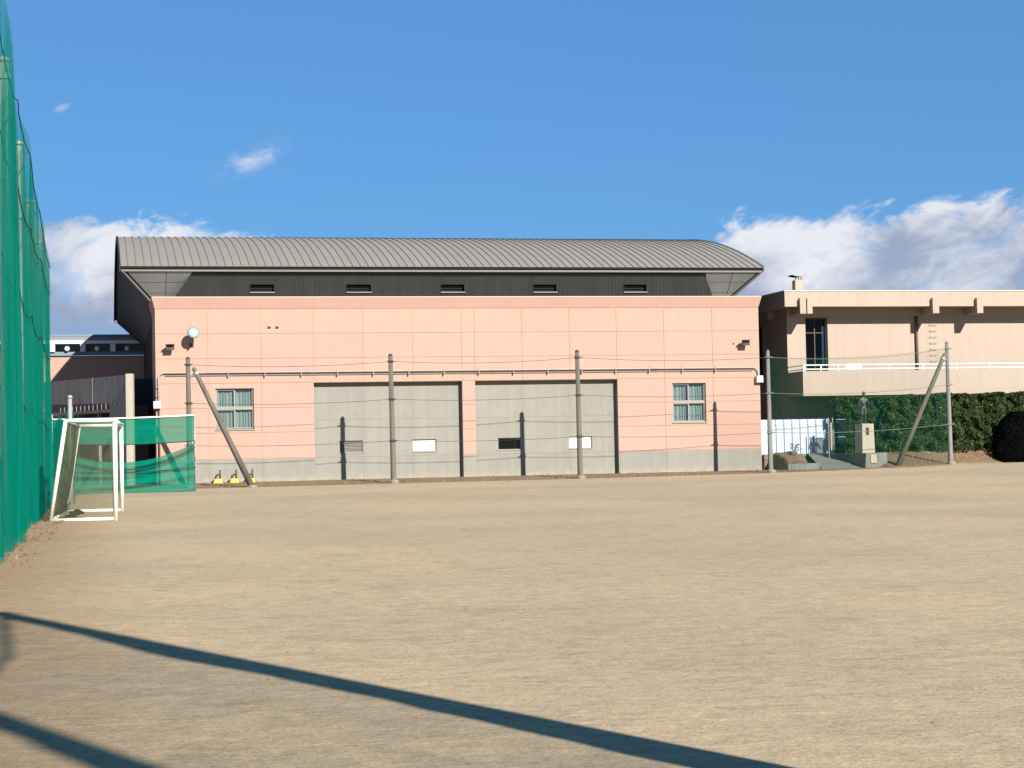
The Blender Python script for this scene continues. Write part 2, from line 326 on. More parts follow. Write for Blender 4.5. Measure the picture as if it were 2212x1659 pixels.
# ------------------------------------------------------------------ gymnasium
gym = empty('gymnasium', (OX, OY, 0), TH, 'long salmon pink gymnasium with grey barrel vault roof behind the wire fence', 'building')
UL, UR, ZB, ZT = -1.85, 28.30, 0.05, 8.47
UJ = [UL, .60, 3.10, 5.62, 8.03, 10.46, 12.89, 13.54, 15.93, 18.35, 20.78, 23.25, 25.80, UR]
ZJ = [1.315, 2.55, 3.735, 4.92, 6.10, 7.29, ZT]
BAYS = [(5.62, 12.89), (13.54, 20.78)]; BT = 4.905
WINS = [(.94, 2.75, 2.72, 4.67), (23.63, 25.40, 2.70, 4.67)]
HOLES = [(a, b_, -1, BT) for a, b_ in BAYS] + WINS
def rects(u0, u1, z0, z1, holes):
    us = sorted({u0, u1} | {h for q in holes for h in q[:2] if u0 < h < u1}); zs = sorted({z0, z1} | {h for q in holes for h in q[2:] if z0 < h < z1}); out = []
    for i in range(len(us) - 1):
        for j in range(len(zs) - 1):
            cu, cz = (us[i] + us[i + 1]) / 2, (zs[j] + zs[j + 1]) / 2
            if not any(q[0] < cu < q[1] and q[2] < cz < q[3] for q in holes): out.append((us[i], us[i + 1], zs[j], zs[j + 1]))
    return out
mb = MB()
for a, b_, c_, d in rects(UL + .01, UR - .01, ZB - .25, ZT, HOLES): mb.box(a, b_, .022, .42, c_, d)
mb.box(UL + .01, UL + .3, .42, 4.9, -.2, 8.9); mb.box(UR - .3, UR - .01, .42, 4.9, -.2, 8.9)    # return walls of the front block
wall = mb.build('front_wall', JOINT, gym)
for q in (UL + .004, UR - .014): MB().box(q, q + .01, .032, 4.9, -.2, 8.46).build('side_cladding', PINK, gym)
cache = {}
G_ = .007
for i in range(len(UJ) - 1):
    for j in range(len(ZJ) - 1):
        u0, u1, z0, z1 = UJ[i], UJ[i + 1], ZJ[j], ZJ[j + 1]; cu = (u0 + u1) / 2
        if any(a < cu < b_ for a, b_ in BAYS) and z1 <= BT + .05: continue
        hs_ = [w for w in WINS if w[0] < u1 and w[1] > u0 and w[2] < z1 and w[3] > z0]
        key = (round(u1 - u0, 3), round(z1 - z0, 3)) if not hs_ else (i, j)
        if key not in cache:
            mb = MB()
            for a, b_, c_, d in rects(u0 + G_, u1 - G_, z0 + G_, z1 - G_, hs_): mb.box(a - u0, b_ - u0, 0, .03, c_ - z0, d - z0)
            cache[key] = mb.mesh('wall_panel', PINK)
        link('wall_panel', cache[key], wall, (u0, 0.0, z0))
# concrete plinth stones between the bays
PL = [(UL, .6), (.6, 3.1), (3.1, 5.62), (12.89, 13.54), (20.78, 23.25), (23.25, 25.8), (25.8, UR)]
for a, b_ in PL:
    link('plinth_panel', MB().box(.004, b_ - a - .004, 0, .03, 0, ZJ[0] - .02).mesh('plinth_panel', CONC), wall, (a, .006, ZB - .05))
# flared cornice
mb = MB(); F = .15
ring0 = [(UL, 0.0), (UR, 0.0), (UR, 4.9), (UL, 4.9)]; ring1 = [(UL - F, -F), (UR + F, -F), (UR + F, 4.9), (UL - F, 4.9)]
def ringbox(z0, z1, ra, rb): mb.hexa([(x, y, z0) for x, y in ra] + [(x, y, z1) for x, y in rb])
ringbox(ZT + .012, 9.02, ring0, ring1)
mb.build('cornice', PINK, gym)
MB().box(UL - F + .02, UR + F - .02, -F + .02, 4.9, 9.02, 9.045).build('coping', CREAMW, gym)
# recessed concrete bays with low windows
LOW = [[(6.84, 8.00, 'louvre'), (10.44, 11.62, 'board')], [(14.70, 15.87, 'dark'), (18.31, 19.51, 'board')]]
LZ = (1.485, 2.085)
for (a, b_), lows in zip(BAYS, LOW):
    hl = [(x0, x1, *LZ) for x0, x1, _ in lows]; mb = MB()
    for r in rects(a - .3, b_ + .3, -.2, BT + .2, hl): mb.box(r[0], r[1], .42, .75, r[2], r[3])
    bay = mb.build('recess_bay', CONC, gym)
    n = 3; st = (b_ - a) / n
    for i in range(n):
        for z0, z1 in ((.02, 1.30), (1.30, 3.10), (3.10, BT)):
            u0, u1 = a + st * i, a + st * (i + 1); mb = MB()
            for r in rects(u0 + .003, u1 - .003, z0 + .003, z1 - .003, hl): mb.box(r[0] - u0, r[1] - u0, 0, .06, r[2] - z0, r[3] - z0)
            link('concrete_panel', mb.mesh('concrete_panel', CONC), bay, (u0, .36, z0))
    mb = MB(); mb.box(a - .001, b_ + .001, .032, .36, BT - .002, BT + .02); mb.box(a - .02, a + .001, .032, .36, -.1, BT); mb.box(b_ - .001, b_ + .02, .032, .36, -.1, BT)
    mb.build('reveal', CONC, bay)
    for x0, x1, kind in lows:
        lw = MB(); t = .04
        lw.box(x0, x1, .42, .50, LZ[0], LZ[0] + t).box(x0, x1, .42, .50, LZ[1] - t, LZ[1]).box(x0, x0 + t, .42, .50, LZ[0] + t, LZ[1] - t).box(x1 - t, x1, .42, .50, LZ[0] + t, LZ[1] - t)
        fr = lw.build('low_window', ALU, gym)
        MB().box(x0 - .03, x1 + .03, .335, .42, LZ[0] - .04, LZ[0]).build('sill', CONC, fr)
        if kind == 'board':
            MB().box(x0 + t, x1 - t, .45, .48, LZ[0] + t, LZ[1] - t).build('white_board', WHITE, fr)
        else:
            MB().box(x0 + t, x1 - t, .62, .64, LZ[0] + t, LZ[1] - t).build('backing', DARKIN, fr)
            if kind == 'louvre':
                for k in range(8):
                    z = LZ[0] + t + .01 + k * .066
                    MB().hexa([(x0 + t, .44, z), (x1 - t, .44, z), (x1 - t, .50, z + .04), (x0 + t, .50, z + .04), (x0 + t, .44, z + .012), (x1 - t, .44, z + .012), (x1 - t, .50, z + .052), (x0 + t, .50, z + .052)]).build('slat', ALU, fr)
            else:
                MB().box(x0 + t, x1 - t, .46, .468, LZ[0] + t, LZ[1] - t).build('pane', DGLASS, fr)
                MB().grid(lambda p_, q_: (x0 + t + p_ * (x1 - x0 - 2 * t), .56 + .02 * math.sin(p_ * 40), LZ[0] + t + q_ * .40), 60, 1).build('curtain', PATHM, fr)
# curtained windows
for (x0, x1, z0, z1) in WINS:
    t = .055; mb = MB(); zc = (z0 + z1) / 2 + .02; xc = (x0 + x1) / 2
    mb.box(x0, x1, .10, .20, z0, z0 + t).box(x0, x1, .10, .20, z1 - t, z1).box(x0, x0 + t, .10, .20, z0 + t, z1 - t).box(x1 - t, x1, .10, .20, z0 + t, z1 - t)
    mb.box(x0 + t, x1 - t, .09, .19, zc - .06, zc + .06)
    w = mb.build('window', ALU, gym)
    for (p0, p1, q0, q1) in ((x0 + t, xc, z0 + t, zc - .06), (xc, x1 - t, z0 + t, zc - .06), (x0 + t, xc, zc + .06, z1 - t), (xc, x1 - t, zc + .06, z1 - t)):
        s_ = .035; mb = MB(); y0 = .12 if p0 < xc - .1 else .145
        mb.box(p0, p1, y0, y0 + .03, q0, q0 + s_).box(p0, p1, y0, y0 + .03, q1 - s_, q1).box(p0, p0 + s_, y0, y0 + .03, q0 + s_, q1 - s_).box(p1 - s_, p1, y0, y0 + .03, q0 + s_, q1 - s_)
        mb.build('sash', ALU, w); MB().box(p0 + s_, p1 - s_, y0 + .012, y0 + .018, q0 + s_, q1 - s_).build('pane', GLASS, w)
    MB().box(x0, x1, .40, .43, z0, z1).build('backing', DARKIN, w)
    for (a, b_) in ((x0 + .04, xc - .02), (xc + .02, x1 - .04)):
        sd = random.random() * 9
        MB().grid(lambda p_, q_: (a + p_ * (b_ - a), .27 + .035 * math.sin(p_ * 34 + sd + 1.5 * math.sin(p_ * 9 + sd)) + .01 * math.sin(q_ * 3 + p_ * 20), z0 + q_ * (z1 - z0 - .05)), 90, 4).build('curtain', CURT, w, True)
    MB().box(x0 - .04, x1 + .04, -.05, .10, z0 - .05, z0).build('sill', ALU, w)
    MB().box(x0 - .002, x1 + .002, .028, .40, z1, z1 + .012).build('head_lining', PINK, w)
# conduit along the wall
mb = MB()
arcL = [(-1.43 - .30 * math.sin(t), -.10, 5.13 + .30 * math.cos(t)) for t in [k * math.pi / 16 for k in range(9)]]
arcR = [(27.92 + .26 * math.sin(t), -.10, 5.15 + .26 * math.cos(t)) for t in [k * math.pi / 16 for k in range(9)]]
mb.tube([(-1.73, -.10, 3.9)] + arcL[::-1] + [(10, -.10, 5.42)] + arcR + [(28.18, -.10, 4.9)], .033, 8)
cond = mb.build('conduit', mat('conduit_paint', (0.50, 0.45, 0.40), 0.6, 0.12, 1.0, stretch=(.3, 1, 1)), gym, True)
MB().tube([(-1.4, -.07, 5.31), (10, -.07, 5.30), (27.9, -.07, 5.28)], .018, 6).build('thin_conduit', ALU, cond)
k = 0; u = -.2
cl = MB().box(-.02, .02, -.15, 0, -.2, .06).mesh('clamp', ALU)
while u < 27.5: link('clamp', cl, cond, (u, .004, 5.41)); u += 1.74
for z in (4.75, 4.35): link('clamp', MB().box(-.06, .06, -.15, 0, -.015, .015).mesh('clamp', ALU), cond, (-1.73, .004, z))
for i, u in enumerate((.15, 5.4, 8.4, 11.4, 14.4, 17.4, 22.6)): MB().tube([(u, -.10, 5.42), (u + .28, -.10, 5.42)], .055, 8).build('coupling', ALU, cond)
for u, z in ((-1.80, 3.93), (28.22, 4.82)):
    bx = bevel(MB().box(u - .17, u + .17, -.24, .0, z - .17, z + .17).build('junction_box', WHITE, gym), .012); MB().box(u - .14, u + .14, -.25, -.24, z - .14, z + .14).build('lid', WHITE, bx)
MB().tube([(-1.72, -.06, .1), (-1.72, -.06, 3.78)], .045, 8).build('riser_pipe', BROWN, gym, True)
for u in (3.56, 3.94):
    v = MB().tube([(u, .0, 7.63), (u, -.09, 7.63)], .065, 12).build('vent_cap', PINK, gym); MB().hexa([(u - .07, -.15, 7.60), (u + .07, -.15, 7.60), (u + .07, -.01, 7.66), (u - .07, -.01, 7.66), (u - .07, -.15, 7.62), (u + .07, -.15, 7.62), (u + .07, -.01, 7.70), (u - .07, -.01, 7.70)]).build('hood', PINK, v)

# vault roof of the hall behind
W0, W1 = 3.0, 38.0; Z0, RISE = 10.83, 3.12; RU0, RU1 = -3.38, 29.76
def arcz(w): t = (w - W0) / (W1 - W0); return Z0 + 4 * RISE * t * (1 - t)
NS = 28; ws = [W0 + (W1 - W0) * i / NS for i in range(NS + 1)]
mb = MB(); vs = []
for w in ws: z = arcz(w) - .012; vs += [(RU0, w, z), (RU1, w, z), (RU1, w, z - .12), (RU0, w, z - .12)]
fs = []
for i in range(NS):
    a, b_ = i * 4, i * 4 + 4
    fs += [(a, a + 1, b_ + 1, b_), (a + 1, a + 2, b_ + 2, b_ + 1), (a + 2, a + 3, b_ + 3, b_ + 2), (a + 3, a, b_, b_ + 3)]
fs += [(0, 3, 2, 1), (NS * 4, NS * 4 + 1, NS * 4 + 2, NS * 4 + 3)]
mb.add(vs, fs); roof = mb.build('roof', BLACK, gym)
NP = 84; pw = (RU1 - RU0) / NP
prof = [(0, 0), (pw - .045, 0), (pw - .040, .036), (pw - .010, .036), (pw - .005, 0)]
mb = MB(); vs = []
for i, w in enumerate(ws):
    dz = (arcz(w + .05) - arcz(w - .05)) / .1; nl = math.sqrt(1 + dz * dz)
    for x, h_ in prof: vs.append((x, w - .06 * (i == 0) - dz / nl * h_, arcz(w) + h_ / nl - (0.03 if i == 0 else 0)))
n = len(prof); fs = [(i * n + k, i * n + k + 1, (i + 1) * n + k + 1, (i + 1) * n + k) for i in range(NS) for k in range(n - 1)]
fs.append(tuple(range(n))); mb.add(vs, fs); pm = mb.mesh('roof_panel', ROOF)
for i in range(NP): link('roof_panel', pm, roof, (RU0 + i * pw, 0, 0))
mb = MB(); mb.box(RU0 + .05, RU1 - .05, 3.05, 3.16, 10.56, 10.655); mb.build('eave_fascia', FASC, roof)
MB().box(RU0 + .08, RU1 - .08, 3.10, 3.4, 10.655, 10.76).build('eave_shadow_strip', BLACK, roof)  # solid black strip painted as the shadow line below the roof edge
for side, uu in (('l', RU0), ('r', RU1)):   # verge trims follow the arc
    mb = MB(); vs = []; s0, s1 = (-.05, .02) if side == 'l' else (-.02, .05)
    for w in ws: vs += [(uu + s0, w, arcz(w) + .05), (uu + s1, w, arcz(w) + .05), (uu + s1, w, arcz(w) - .28), (uu + s0, w, arcz(w) - .28)]
    fs = [];
    for i in range(NS):
        a, b_ = i * 4, i * 4 + 4; fs += [(a, a + 1, b_ + 1, b_), (a + 1, a + 2, b_ + 2, b_ + 1), (a + 2, a + 3, b_ + 3, b_ + 2), (a + 3, a, b_, b_ + 3)]
    fs += [(0, 3, 2, 1), (NS * 4, NS * 4 + 1, NS * 4 + 2, NS * 4 + 3)]; mb.add(vs, fs); mb.build('verge_trim', FASC if side == 'r' else ENDM, roof)  # left trim takes the dark shade colour, right trim the plain grey
# sloping soffits: front strip and the two end slopes
DS = 1.85; SZ0 = 10.57
mb = MB()
fr_t = lambda u: (u, 3.12, SZ0)
mb.add([(RU0 + .1, 3.12, SZ0), (RU1 - .1, 3.12, SZ0), (RU1 - DS, 3.02 + DS, SZ0 - DS + .1), (RU0 + DS, 3.02 + DS, SZ0 - DS + .1)], [(0, 3, 2, 1)])
sof = mb.build('front_soffit', CHAR, gym)
def soff_pt(u, k): return (u, 3.12 + k - .012, SZ0 - k - .012)     # k metres down the 45 degree slope
def soffit_cells(ulo, uhi, split, left):
    for k0, k1 in ((.02, .49), (.52, .97), (1.00, 1.45), (1.48, 1.78)):
        for a, b_ in ((ulo, split), (split, uhi)):
            pts = []
            for (x, k) in ((a, k0), (b_, k0), (b_, k1), (a, k1)):
                if left: lo = RU0 + .32 + k; hi = .09 - .70 * k
                else: lo = 26.60 + .36 * k; hi = RU1 - .32 - k
                x = max(lo, min(hi, x)); pts.append((x + (.016 if x == split and a == split else -.016 if x == split else 0), k))
            if pts[1][0] - pts[0][0] < .05 and pts[2][0] - pts[3][0] < .05: continue
            base = [soff_pt(x, k) for x, k in pts]; back = [(x, y + .01, z + .01) for x, y, z in base]
            MB().hexa(base + back).build('soffit_panel', SOFF, sof)
soffit_cells(-3.2, .2, -1.18, True); soffit_cells(26.3, 29.8, 28.1, False)
mb = MB()   # hip trims
for (a, b_) in (((RU0 + .10, 3.10, SZ0 + .01), (RU0 + DS, 3.0 + DS, SZ0 - DS + .1)), ((RU1 - .10, 3.10, SZ0 + .01), (RU1 - DS, 3.0 + DS, SZ0 - DS + .1))):
    mb.tube([a, b_], .06, 6)
mb.build('hip_trim', FASC, gym)
for side in (0, 1):
    mb = MB(); vs = []
    for i, w in enumerate(ws):
        t = i / NS; zt = arcz(w) - .1; ut = RU0 + .04 if side == 0 else RU1 - .04; ub = RU0 + DS if side == 0 else RU1 - DS
        wb_ = 3.02 + DS + t * (W1 - W0 - 2 * DS - .04); vs += [(ut, w + .05 * (1 - 2 * t), min(zt, SZ0 + 99)), (ub, wb_, SZ0 - DS + .1)]
    fs = [(2 * i, 2 * i + 1, 2 * i + 3, 2 * i + 2) for i in range(NS)]; mb.add(vs, fs); mb.build('end_soffit', ENDM, gym)
MB().add([(RU0 + .1, W1 - .12, SZ0), (RU1 - .1, W1 - .12, SZ0), (RU1 - DS, W1 - DS, SZ0 - DS + .1), (RU0 + DS, W1 - DS, SZ0 - DS + .1)], [(0, 1, 2, 3)]).build('rear_soffit', BROWN, gym)
hall = MB().box(RU0 + DS + .02, RU1 - DS - .02, 3.02 + DS + .02, W1 - DS - .02, -.2, SZ0 - DS + .12).build('hall_wall', CHAR, gym)
# charcoal clerestory cladding with vertical ribs, widening downwards
CT, CB, CW = 10.56, 8.9, 3.34
def clt(u):
    if u < .09: return CT - (.09 - u) / .70
    if u > 26.58: return CT - (u - 26.58) / .36
    return CT
mb = MB(); u = -1.05; pit = .20
vents = [(2.93, 4.09), (7.73, 8.95), (12.55, 13.74), (17.38, 18.57), (22.19, 23.39)]; VZ = (9.57, 9.94)
brk = sorted(set([round(-1.07 + i * pit, 3) for i in range(int((27.17 + 1.07) / pit) + 1)] + [27.17] + [x for v in vents for x in v]))
for i in range(len(brk) - 1):
    a, b_ = brk[i], brk[i + 1]
    if b_ - a < .01: continue
    za, zb = clt(a), clt(b_); cu = (a + b_) / 2; inv = any(v[0] < cu < v[1] for v in vents)
    for z0, z1a, z1b in (((CB, VZ[0], VZ[0]), (VZ[1], za, zb)) if inv else ((CB, za, zb),)):
        mb.hexa([(a, CW, z0), (b_, CW, z0), (b_, CW + .08, z0), (a, CW + .08, z0), (a, CW, z1a), (b_, CW, z1b), (b_, CW + .08, z1b), (a, CW + .08, z1a)])
        mb.box(a + .03, min(a + .09, b_), CW - .013, CW - .001, z0, min(z1a, z1b))
cler = mb.build('clerestory_wall', CHAR, gym)
MB().box(-1.07, 27.17, CW - .05, CW + .1, CB - .02, CB + .0).build('base_flashing', BROWN, cler)
mb = MB(); mb.add([(.09, CW + .08, CT), (-1.07, CW + .08, CB), (-1.07, 4.8, CB)], [(0, 1, 2)]); mb.add([(26.58, CW + .08, CT), (27.17, CW + .08, CB), (27.17, 4.8, CB)], [(0, 2, 1)]); mb.build('cheek', CHAR, cler)
for a, b_ in vents:
    t = .035; mb = MB().box(a - t, b_ + t, CW - .06, CW + .06, VZ[0] - t, VZ[0]).box(a - t, b_ + t, CW - .06, CW + .06, VZ[1], VZ[1] + t).box(a - t, a, CW - .06, CW + .06, VZ[0], VZ[1]).box(b_, b_ + t, CW - .06, CW + .06, VZ[0], VZ[1])
    v = mb.build('clerestory_vent', CHAR, gym); MB().box(a - t, b_ + t, CW - .10, CW - .062, VZ[0] - t - .02, VZ[0] - .005).build('sill', SOFF, v)
    MB().box(a, b_, CW + .30, CW + .32, VZ[0], VZ[1]).build('backing', DARKIN, v)
    for k in range(3): MB().hexa([(a, CW + .10, VZ[0] + .03 + k * .11), (b_, CW + .10, VZ[0] + .03 + k * .11), (b_, CW + .2, VZ[0] + .10 + k * .11), (a, CW + .2, VZ[0] + .10 + k * .11)] + [(a, CW + .10, VZ[0] + .04 + k * .11), (b_, CW + .10, VZ[0] + .04 + k * .11), (b_, CW + .2, VZ[0] + .11 + k * .11), (a, CW + .2, VZ[0] + .11 + k * .11)]).build('slat', DARKIN, v)

def gthing(name, u, w, z, label, cat, group=None): return empty(name, GW(u, w, z), TH, label, cat, group)
# lamps fixed to the facade
fl = gthing('floodlight', -1.17, 0, 6.64, 'brown box floodlight at the left end of the pink wall, beside the round lamp', 'floodlight', 'wall floodlights')
def flood(fl):
    MB().box(-.05, .05, -.03, .0, -.12, .12).build('wall_plate', BROWN, fl); MB().tube([(0, -.02, 0), (0, -.22, .02)], .025, 8).build('arm', BROWN, fl)
    b1 = MB().hexa([(-.20, -.40, -.14), (.20, -.40, -.14), (.17, -.20, -.06), (-.17, -.20, -.06), (-.20, -.36, .12), (.20, -.36, .12), (.17, -.18, .12), (-.17, -.18, .12)]).build('housing', BROWN, fl); bevel(b1, .015)
    MB().box(-.22, .22, -.58, -.34, .125, .14).build('visor', BROWN, b1)
    for k in range(4): MB().box(-.15 + k * .09, -.13 + k * .09, -.42, -.395, -.13, .11).build('guard_bar', BROWN, b1)
flood(fl)
fl = gthing('floodlight', 27.47, 0, 6.66, 'brown visored floodlight near the right end of the pink wall', 'floodlight', 'wall floodlights'); flood(fl)
lamp = gthing('round_lamp', -.14, 0, 6.75, 'pale round lamp on a bracket high on the pink wall, above the left fence pole', 'lamp')
MB().box(-.08, .08, -.04, 0, -.10, .10).build('wall_plate', BROWN, lamp); MB().tube([(0, -.03, 0), (0, -.55, .08), (.02, -.62, .30)], .03, 8).build('arm', BROWN, lamp)
def disc(c, nrm, r, prof, name, mt, par):
    c = Vector(c); nrm = Vector(nrm).normalized(); a = nrm.orthogonal().normalized(); bb = nrm.cross(a); N = 24; mb = MB(); vs = []
    for (rr, h_) in prof:
        for k in range(N): t = 2 * math.pi * k / N; vs.append(c + (a * math.cos(t) + bb * math.sin(t)) * rr * r + nrm * h_)
    fs = [(i * N + k, i * N + (k + 1) % N, (i + 1) * N + (k + 1) % N, (i + 1) * N + k) for i in range(len(prof) - 1) for k in range(N)]
    fs += [tuple(range(N - 1, -1, -1)), tuple((len(prof) - 1) * N + k for k in range(N))]; mb.add(vs, fs); return mb.build(name, mt, par, True)
hd = disc((.05, -.66, .55), (.12, -1, .35), .29, [(.25, -.20), (.5, -.16), (.85, -.06), (1.0, 0), (1.0, .02)], 'reflector', FASC, lamp)
disc((.05, -.66, .55), (.12, -1, .35), .275, [(1.0, .021), (1.0, .028), (.6, .045)], 'lens', LAMPG, hd)
sensor = gthing('wall_sensor', 26.94, 0, 6.65, 'tiny round sensor on the pink wall left of the visored floodlight', 'sensor')
disc((0, -.03, 0), (0, -1, 0), .045, [(1, -.03), (1, .01), (.7, .03)], 'dome', FASC, sensor)

# ------------------------------------------------------------------ buildings left of the gym
lb = gthing('school_building', -14, 38.2, 0, 'distant pink school block with white eave line at far left beyond the gym', 'building')
LX0, LX1 = -14.0, 14.5     # local u
MB().box(LX0, LX1, 0, 10, -.2, 8.34).build('wall', PINK, lb)
for z in (3.6, 5.4, 7.2): MB().box(LX0, LX1, -.006, 0, z, z + .02).build('joint_line', JOINT, lb)
ff = MB().box(LX0, LX1 + .3, -.18, .0, 8.36, 8.60).build('canopy_fascia', BLUEF, lb)
MB().box(LX0, LX1, .5, .6, 8.6, 9.2).build('clerestory_glass', BLUEF, lb)
for k in range(13):
    u = LX0 + .85 + k * 1.97; po = MB().box(u - .17, u + .17, -.36, -.05, 8.6, 9.13).build('post', WHITE, lb)
    disc((u + .95, -.35, 8.80), (0, -1, .3), .17, [(1, -.05), (1, .03), (.6, .09)], 'lamp', WHITE, lb)
rf = MB().box(LX0, LX1 + .5, -.42, 10.5, 9.13, 9.34).build('roof_edge', WHITE, lb); MB().box(LX0, LX1 + .3, -.3, 10.3, 9.34, 9.56).build('roof_step', BLUEF, rf); MB().box(LX0, LX1 + .2, -.2, 10, 9.56, 9.66).build('roof_cap', FASC, rf); MB().box(LX0, LX1 + .1, -.1, 10, 9.66, 9.76).build('roof_ridge', BLUEF, rf)
MB().box(11.6, 12.1, -30.5, -1.2, 4.0, 4.3).build('link_slab', CONCD, lb)

st = empty('stair_wall', (-17.73, 86.0, 0), 0, 'grey concrete stair enclosure with bright end pillar left of the pink gymnasium', 'wall')
DX, DY = (-23.6 + 17.73) / 10.33, (94.5 - 86) / 10.33
def SP(s_, n_, z): return (DX * s_ + DY * n_, DY * s_ - DX * n_, z)    # s along the wall, n to its right
def sbox(s0, s1, n0, n1, z0, z1, z0b=None, z1b=None):
    z0b = z0 if z0b is None else z0b; z1b = z1 if z1b is None else z1b
    return MB().hexa([SP(s0, n0, z0), SP(s0, n1, z0), SP(s1, n1, z0b), SP(s1, n0, z0b), SP(s0, n0, z1), SP(s0, n1, z1), SP(s1, n1, z1b), SP(s1, n0, z1b)])
sbox(.35, 4.6, 0, .3, 4.05, 5.34, 4.10, 5.36).build('parapet', CONCL, st); sbox(4.62, 12.5, -.012, .288, 4.12, 5.37, 4.3, 5.44).build('parapet', CONCL, st)
MB().box(-.16, .16, -.3, .05, -.1, 5.36).build('end_pillar', PEDC, st)
sbox(.35, 2.6, .02, .32, -.1, 4.035).build('wall', CONCL, st)
sbox(2.62, 12.5, .5, 1.2, 3.7, 3.85).build('landing_slab', CONCL, st); sbox(2.62, 12.5, 2.0, 2.2, -.1, 4.0).build('back_wall', DARKIN, st)
for s_ in (5.4, 8.0, 10.6): sbox(s_, s_ + .15, .6, .75, -.1, 3.7).build('post', CONCD, st)
for k in range(16): sbox(2.9 + k * .55, 2.94 + k * .55, .85, .89, 3.85, 4.12).build('baluster', CONCD, st)
lw_ = gthing('link_wall', -3.0, 5.2, 0, 'dark blue grey passage wall between stair enclosure and pink gymnasium', 'wall')
MB().box(-.6, 1.4, 0, .3, 4.1, 5.40).build('beam', ENDM, lw_); MB().box(-.6, 1.4, .6, .8, -.1, 4.1).build('back_panel', DARKIN, lw_)
for u in (-.5, 1.2): MB().box(u, u + .15, .05, .25, -.1, 4.1).build('post', ENDM, lw_)

# ------------------------------------------------------------------ building on the right
rb = gthing('school_building', 32.2, 4.0, 0, 'cream two storey school building with long balcony right of the gymnasium', 'building')
L = 34.0
hol = [(1.12, 2.41, 4.6, 8.39)]
mb = MB()
for r in rects(.05, L, .9, 8.9, hol): mb.box(r[0], r[1], 2.3, 2.6, r[2], r[3])
mb.box(.05, .35, 2.6, 16, .9, 5.3).box(.05, .35, 2.6, 6.2, 5.3, 8.9).box(.05, .35, 7.6, 16, 5.3, 8.9).box(.05, .35, 6.2, 7.6, 8.2, 8.9)
mb.build('wall', CREAM, rb)
# upper door window
w = MB().box(1.12, 2.41, 2.62, 2.70, 8.31, 8.39).box(1.12, 1.19, 2.62, 2.70, 4.6, 8.31).box(2.34, 2.41, 2.62, 2.70, 4.6, 8.31).box(1.74, 1.80, 2.62, 2.70, 4.6, 8.31).box(1.19, 2.34, 2.63, 2.69, 7.55, 7.61).build('window', BROWN, rb)
for a, b_ in ((1.19, 1.74), (1.80, 2.34)):
    for c_, d in ((4.6, 7.55), (7.61, 8.31)): MB().box(a, b_, 2.65, 2.657, c_, d).build('pane', DGLASS, w)
MB().box(1.0, 2.5, 3.4, 3.5, 4.4, 8.5).build('interior', DARKIN, w)
sw = MB().box(.10, .20, 6.2, 7.6, 8.1, 8.2).box(.10, .20, 6.2, 6.3, 5.3, 8.1).box(.10, .20, 7.5, 7.6, 5.3, 8.1).build('window', BROWN, rb); MB().box(.14, .15, 6.3, 7.5, 5.3, 8.1).build('pane', TARP, sw); MB().box(1.2, 1.3, 6.0, 7.8, 5.0, 8.5).build('interior', DARKIN, sw)
# roof slab with deep fascia and beam ends
ro = MB().box(-.58, L, .9, 17, 8.90, 9.72).build('roof', CREAM, rb); MB().box(-.62, L + .04, .86, 17.04, 9.72, 9.78).build('coping', CREAMW, ro)
MB().box(.0, L, 2.12, 2.298, 8.46, 8.895).build('soffit_beam', CREAM, ro)
for a, b_ in ((.20, .54), (.61, .91), (7.91, 8.28), (10.54, 10.90), (18.2, 18.56), (20.8, 21.2)):
    MB().prism([(a, 8.50), (b_, 8.50), (b_, 9.34), (a, 9.34)], .66, 2.298).build('beam_end', CREAM, ro)
for y0 in (4.3, 9.0): MB().box(-.30, .048, y0, y0 + .4, 8.45, 8.897).build('beam_end', CREAM, ro)
ch = MB().box(1.66, 2.11, 5, 5.5, 9.72, 10.72).build('chimney', CREAM, rb)
for x in (1.70, 1.87, 2.04): MB().box(x, x + .04, 5.1, 5.14, 10.72, 10.90).build('cap_post', BROWN, ch)
MB().grid(lambda p_, q_: (1.42 + p_ * .92, 4.85 + q_ * .8, 10.91 + .09 * (2 * p_ - 1) ** 2), 8, 1).build('cap', TARP, ch)
# balcony
ba = MB().box(0, L, 0, 2.298, 4.05, 4.30).box(0, L, .001, .15, 4.302, 5.375).box(0, .15, .152, 2.298, 4.302, 5.375).build('balcony', CREAM, rb)
MB().box(.0, .12, 2.32, 12, 4.05, 5.37).build('side_band', CREAM, rb)
for z in (5.47, 5.69): MB().tube([(.08, .075, z), (L, .075, z)], .034, 6).build('rail', WHITE, ba); MB().tube([(.08, .075, z), (.08, 2.28, z)], .03, 6).build('rail', WHITE, ba)
pm2 = MB().box(-.03, .03, .045, .105, 5.375, 5.69).mesh('rail_post', WHITE)
u = .08
while u < L - .5: link('rail_post', pm2, ba, (u, 0, 0)); u += .98 if u < 3 else 1.96
MB().box(2.45, 3.35, .02, .04, 5.44, 5.74).build('white_board', WHITE, ba)
MB().tube([(7.63, 2.2, 8.5), (7.63, 2.2, 4.5)], .075, 8).build('downpipe', PIPEB, rb, True)
for k in range(7):
    z = 7.98 - k * .335; MB().tube([(8.45, 2.30, z), (8.45, 2.18, z), (8.83, 2.18, z), (8.83, 2.30, z)], .016, 6).build('rung', CREAM, rb)
# ground floor: columns and shaded openings
MB().box(-.2, L, 2.62, 2.75, .9, 4.05).build('ground_floor_wall', CREAM, rb)
for u in (.35, 2.0, 8.0, 14.0): MB().box(u, u + .3, 2.32, 2.6, .9, 4.05).build('column', CREAM, rb)
gw = MB().box(-1.9, -.3, 8.0, 8.1, .9, 4.0).build('side_annex_wall', CREAM, rb)

